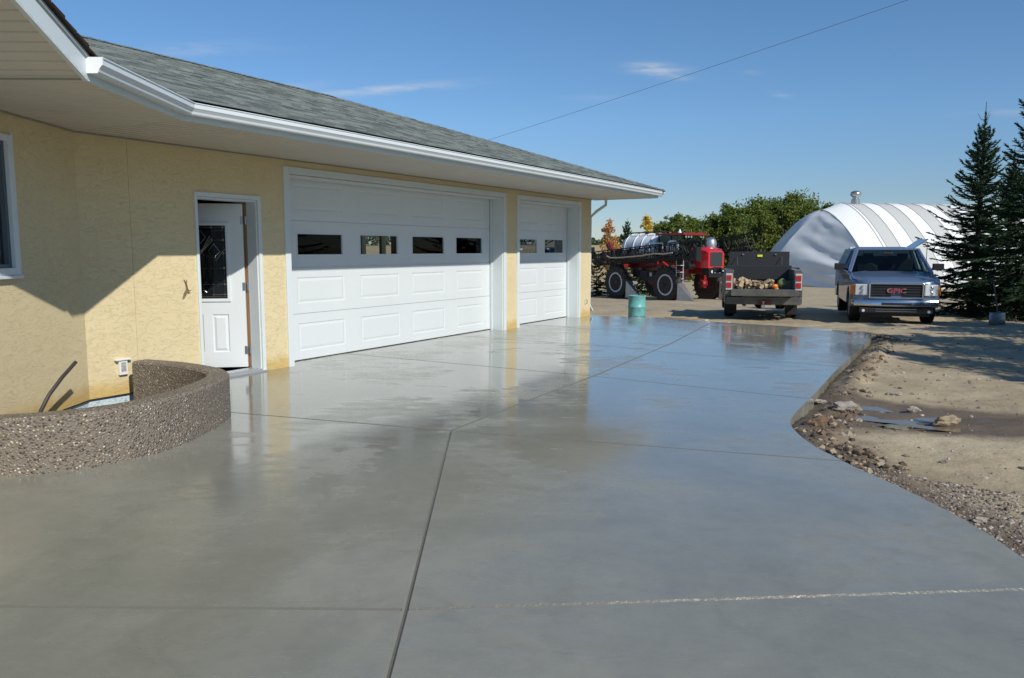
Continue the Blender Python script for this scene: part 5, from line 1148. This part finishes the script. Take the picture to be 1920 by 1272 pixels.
# distant shelterbelt
rs=random.Random(9); V=[];tone=[]
for k in range(26000):
    x=rs.uniform(-420,420); dens=.55+.45*math.sin(x*.05)+.35*math.sin(x*.17+1); y=330+rs.uniform(-6,6); g0=np.interp(y,[200,420],[1.0,4.6]); hh=(4.2+2.2*vn1(x) if False else 4.6+1.4*math.sin(x*.09)+1.2*math.sin(x*.31)+.9*math.sin(x*.83))
    z=g0+rs.random()**.8*hh*rs.uniform(.7,1); ax=Vector((rs.gauss(0,1),rs.gauss(0,.6),rs.gauss(0,1))).normalized(); b_=ax.cross(Vector((rs.gauss(0,1),rs.gauss(0,1),rs.gauss(0,1)))).normalized(); p=Vector((x,y,z)); s_=rs.uniform(.8,1.7)
    V.extend([p-ax*s_*.5,p+b_*s_*.35,p+ax*s_*.5,p-b_*s_*.35]); tone.append(rs.random())
o=rawmesh('shelterbelt',V,4,leafmat('distant_foliage',(.045,.075,.04),(.10,.12,.06),.2,.2),None,tone); tag(o,'low dark line of far shelterbelt trees along the horizon','trees',kind='stuff')
# ---------------------------------------------------------------- small yard things
# turquoise drum
dx,dy=3.14,19.6; D_=thing('steel_drum','small turquoise steel drum with a dark red base at the far slab edge','drum',(dx,dy,-.20))
m=MB(); rr=.215; prof=[(.001,.03),(rr-.01,.03),(rr,.0),(rr+.008,.01),(rr,.035),(rr,.26),(rr+.012,.275),(rr+.012,.29),(rr,.305),(rr,.53),(rr+.009,.545),(rr+.009,.565),(rr-.012,.568),(rr-.014,.548),(.05,.546),(.001,.546)]
m.lathe(prof,(0,0,0),'Z',32)
md_=M('turquoise_drum',(.15,.42,.42),.42,var=.25,vscale=5); q=NT(md_); sp_=q.n('SeparateXYZ'); v=q.coord(); q.l(v,sp_.inputs[0]); n_=q.noise(v,9,5,.7)
mk=q.rng(q.math('ADD',sp_.outputs[2],q.math('MULTIPLY',n_,.09)),.07,.12,1,0); rust=q.math('MULTIPLY',q.rng(q.noise(v,7,5,.75),.56,.66),q.rng(sp_.outputs[2],.05,.3,1,0))
q.set('Base Color',q.mix(q.math('MAXIMUM',mk,rust),q.mix(q.rng(n_,.3,.7),(.16,.44,.43),(.11,.34,.36)),(.10,.03,.035)))
m.build('drum_body',md_,D_,smooth=True,world=False,angle=40)
m=MB(); m.lathe([(.03,.546),(.03,.565),(.001,.566)],(.1,0.03,0),'Z',12); m.build('bung',m_steel,D_,world=False)
# form lumber along the far edge
mlum=M('pale_lumber',(.62,.47,.27),.75,var=.25,vscale=8,stretch=(1,1,1))
def board(p,q_,w_,h_,label,z=None,lift=0,grp='form boards along the far edge of the slab'):
    p=Vector((p[0],p[1],0)); q_=Vector((q_[0],q_[1],0)); c=(p+q_)/2; L=(q_-p).length; a=math.atan2((q_-p).y,(q_-p).x); zc=(max(gz(c.x,c.y),gz(p.x,p.y),gz(q_.x,q_.y)) if z is None else z)+h_/2+lift+.004
    m=MB(); m.box((0,0,0),(L,w_,h_)); o=m.build('lumber_board',mlum,None,bevel=.004); o.location=(c.x,c.y,zc); o.rotation_euler.z=a; tag(o,label,'board',grp); return o
bz=-.115
board((6.72,15.35),(5.05,16.72),.09,.04,'long form board lying at the right tip of the slab',z=-.15)
board((5.15,16.78),(3.62,17.62),.09,.04,'middle form board running behind the wet slab edge',z=-.15)
board((4.75,17.0),(3.70,17.75),.14,.04,'wide board lying on the small stack near the dark pickup',z=-.11)
board((4.35,17.35),(3.60,18.15),.14,.04,'topmost pale board of the small stack, pointing left',z=-.085)
board((4.2,17.1),(3.85,17.4),.09,.04,'short offcut in front of the stack of boards',z=-.15)
board((1.75,20.3),(3.1,19.9),.05,.03,'thin pale strip lying on the dirt between the house corner and the drum')
m=MB(); m.box((0,0,.5),(.04,.04,1.0)); m.v=[(x*(1 if z>.2 else .3),y,z) for x,y,z in m.v]; o=m.build('survey_stake',mlum,None); xx,yy=at(1218.5,44); o.location=(xx,yy,gz(xx,yy)-.05); o.rotation_euler=(.03,.05,.3); tag(o,'wooden stake upright in the dirt between the near sprayer wheels','stake')
# scoop shovel leaning against the spruce
xx,yy=at(1876,18.2); S_=thing('scoop_shovel','grey metal scoop shovel standing blade down in the spruce shade','shovel',(xx,yy,gz(xx,yy)),R(8))
m=MB(); r=[]
for k in range(9):
    u=-1+k/4; r.append([Vector((u*.22,.05-.05*(1-u*u)-.0,0.01)),Vector((u*.215,.05-.06*(1-u*u),.15)),Vector((u*.205,.06-.06*(1-u*u),.29)),Vector((u*.19,.09-.03*(1-u*u),.30))])
m.loft(r,0,False,closed=False); bl=m.build('blade',M('worn_aluminium',(.40,.44,.48),.45,.6,var=.5,vscale=12),S_,world=False,smooth=True); so_=bl.modifiers.new('s','SOLIDIFY'); so_.thickness=.006
m=MB(); m.tube([(0.03,.06,.20),(.045,.16,.50),(.07,.34,1.05)],.015,8); m.build('handle',M('grey_ash_handle',(.12,.10,.08),.8),S_,world=False)
m=MB(); m.tube([(.0,.34,1.05),(-.01,.37,1.15),(.15,.37,1.15),(.14,.34,1.05),(.0,.34,1.05)],.012,6); m.build('grip',mplast,S_,world=False)
# overhead wire
def rayp(u,v,y):
    th=math.atan(167/1464); a=(u-960)/1464; b=(636-v)/1464; d=Vector((a,math.cos(th)+b*math.sin(th),-math.sin(th)+b*math.cos(th))); return Vector((0,0,1.5))+d*(y/d.y)
m=MB(); A_=rayp(840,286.7,62); B_=rayp(1790,-30,34); pts=[]
for k in range(41):
    t=k/40; p=A_.lerp(B_,t); p.z-=.12*4*t*(1-t); pts.append(p)
m.tube(pts,.0095,6); o=m.build('overhead_wire',M('weathered_wire',(.10,.11,.13),.6),None); tag(o,'thin overhead power line sloping across the sky','power line')
# stones
ico=None
def rockmesh(seed,sub=2,flat=.6):
    bm=bmesh.new(); bmesh.ops.create_icosphere(bm,subdivisions=sub,radius=.5); rs=random.Random(seed); o_=Vector((rs.uniform(0,99),rs.uniform(0,99),0))
    for v in bm.verts:
        k=1+.6*noise.noise(v.co*1.6+o_)+.35*noise.noise(v.co*4+o_)+(.18*noise.noise(v.co*10+o_) if sub>2 else 0); v.co=v.co*k; v.co.z*=flat; v.co.x*=1.2
    V=[v.co.copy() for v in bm.verts]; F_=[tuple(v.index for v in f.verts) for f in bm.faces]; bm.free(); return V,F_
mcl0=M('reddish_clod',(.24,.15,.09),.95,var=.5,vscale=9,bump=.6,bscale=25); mst2=M('pale_stone',(.38,.34,.29),.85,var=.35,vscale=9,bump=.5,bscale=30); mst3=M('muddy_stone',(.26,.19,.12),.9,var=.5,vscale=9,bump=.6,bscale=25,col2=(.34,.27,.18))
def rock(u,v,w_,h_,label,mat,seed,cat='stone'):
    p=ploc(u,v); V,F_=rockmesh(seed,3,1.0); m=MB(); m.add([(a.x*w_,a.y*w_*.7,a.z*h_) for a in V],F_); o=m.build('rock',mat,None,smooth=True,angle=30); o.location=(p.x,p.y,gz(p.x,p.y)+h_*.22); tag(o,label,cat); return o
rock(1713,773,.11,.085,'pale boxy stone sitting in the long puddle',mst2,1); rock(1776,797,.20,.12,'brown muddy rock, largest one right of the puddle',mst3,2); rock(1680,804,.22,.045,'flat greenish slab of stone in the dirt in front of the puddle',M('green_grey_stone',(.22,.23,.17),.85,var=.4,vscale=12),3)
for k,(u,v,w_) in enumerate(((1562,762,.12),(1575,757,.14),(1590,763,.13),(1583,768,.15),(1568,771,.12),(1597,757,.10))):
    pass
rock(1580,768,.19,.10,'knobbly pale lump of dried concrete at the left end of the puddle',mst2,6); rock(1540,756,.13,.05,'flat whitish chip of concrete close to the slab edge',mst2,7); rock(1528,795,.17,.08,'reddish clod of mud beside the bend in the slab edge',mcl0,8); rock(1675,741,.14,.05,'pale flat stone far side of the puddle',mst2,9); rock(1605,766,.07,.06,'small dark stone right of the concrete lump',m_stone,10); rock(1770,868,.06,.04,'tiny grey stone alone on the smooth dirt',m_stone,11)
rock(1835,1038-58,.07,.05,'whitish stone among the gravel at the right edge of the slab',mst2,12)
def scatter(name,label,cat,n,fn,mats,seed,flat=.7):
    rs=random.Random(seed); temp=[rockmesh(40+k,1,flat) for k in range(6)]; m=MB(); VV=[];FF=[];mi=[]
    for i in range(n):
        r=fn(rs)
        if not r: continue
        x,y,s_,mk=r; V,F_=temp[i%6]; a=rs.uniform(0,6.28); ca,sa=math.cos(a),math.sin(a); z=gz(x,y)+s_*.02; b=len(VV); sz_=rs.uniform(.7,1.2)
        VV+=[(x+(p.x*ca-p.y*sa)*s_,y+(p.x*sa+p.y*ca)*s_,z+p.z*s_*sz_) for p in V]; FF+=[tuple(b+k for k in f) for f in F_]; mi+=[mk]*len(F_)
    m.v=VV;m.f=FF;m.mi=mi; o=m.build(name,mats,None,fix=False); tag(o,label,cat,kind='stuff'); return o
def inS(x,y): return bool(inpoly(np.array([x]),np.array([y]),SLAB_R)[0])
mgp=M('gravel_pale',(.50,.45,.38),.8,var=.3,vscale=20); mgd=M('gravel_dark',(.15,.12,.10),.8,var=.4,vscale=20); mgm=M('gravel_mid',(.30,.25,.20),.8,var=.4,vscale=20)
def fgravel(rs):
    t=rs.random(); y=3.2+2.55*t**.8; x0=np.interp(y,[3.2,3.9,4.6,5.1,5.6],[2.66,2.665,2.68,2.62,2.52]); sp=np.interp(y,[3.2,4.2,5.0,5.7],[.9,.9,1.0,.25]); x=x0+.01+sp*rs.random()**1.2
    dens=vnoise(np.array([x]),np.array([y]),.35,77)[0]
    if rs.random()>.75+dens*1.6: return None
    return x,y,rs.choice((.008,.010,.012,.014,.017,.026)) *rs.uniform(.7,1.3),rs.choice((0,1,1,2,2,2))
scatter('gravel','patch of wet mixed gravel along the right edge of the slab','gravel',5200,fgravel,[mgp,mgd,mgm],3)
mcl=M('mud_clod',(.20,.145,.095),.95,var=.5,vscale=15); mcl2=M('dry_clod',(.42,.34,.24),.95,var=.4,vscale=15); mcl3=M('wet_clod',(.09,.068,.048),.7,var=.4,vscale=15)
E2=[p for p in edgeR if 5.4<p[1]<15.5]
def fclod(rs):
    k=rs.randrange(len(E2)-1); t=rs.random(); a=Vector(E2[k]); b=Vector(E2[k+1]); 
    if rs.random()>min(1,(b-a).length/.6): return None
    p=a.lerp(b,t); n_=Vector(((b-a).y,-(b-a).x)).normalized(); d=abs(rs.gauss(.26,.13)); 
    if d<.10 and p.y>7: return None
    dn=vnoise(np.array([p.x]),np.array([p.y]),.5,78)[0]
    if rs.random()>.55+dn*1.4: return None
    p=p+n_*d
    if inS(p.x,p.y): return None
    return p.x,p.y,rs.choice((.02,.03,.04,.055,.075))*rs.uniform(.6,1.2),rs.choice((0,0,0,1,2))
scatter('mud_clods','broken mud clods along the edge of the slab','soil',2400,fclod,[mcl,mcl2,mcl3],4,.8)
def fpeb(rs):
    y=4.5+rs.random()**1.4*13; x=np.interp(y,[4.5,6.8,14,18],[2.8,2.7,6.7,7])+rs.random()*5
    if inS(x,y): return None
    return x,y,rs.choice((.012,.016,.02,.03,.045))*rs.uniform(.6,1.2),rs.choice((0,1,2,2))
scatter('loose_pebbles','loose pebbles scattered over the dirt yard','pebbles',1500,fpeb,[mgp,mgd,mgm],5)
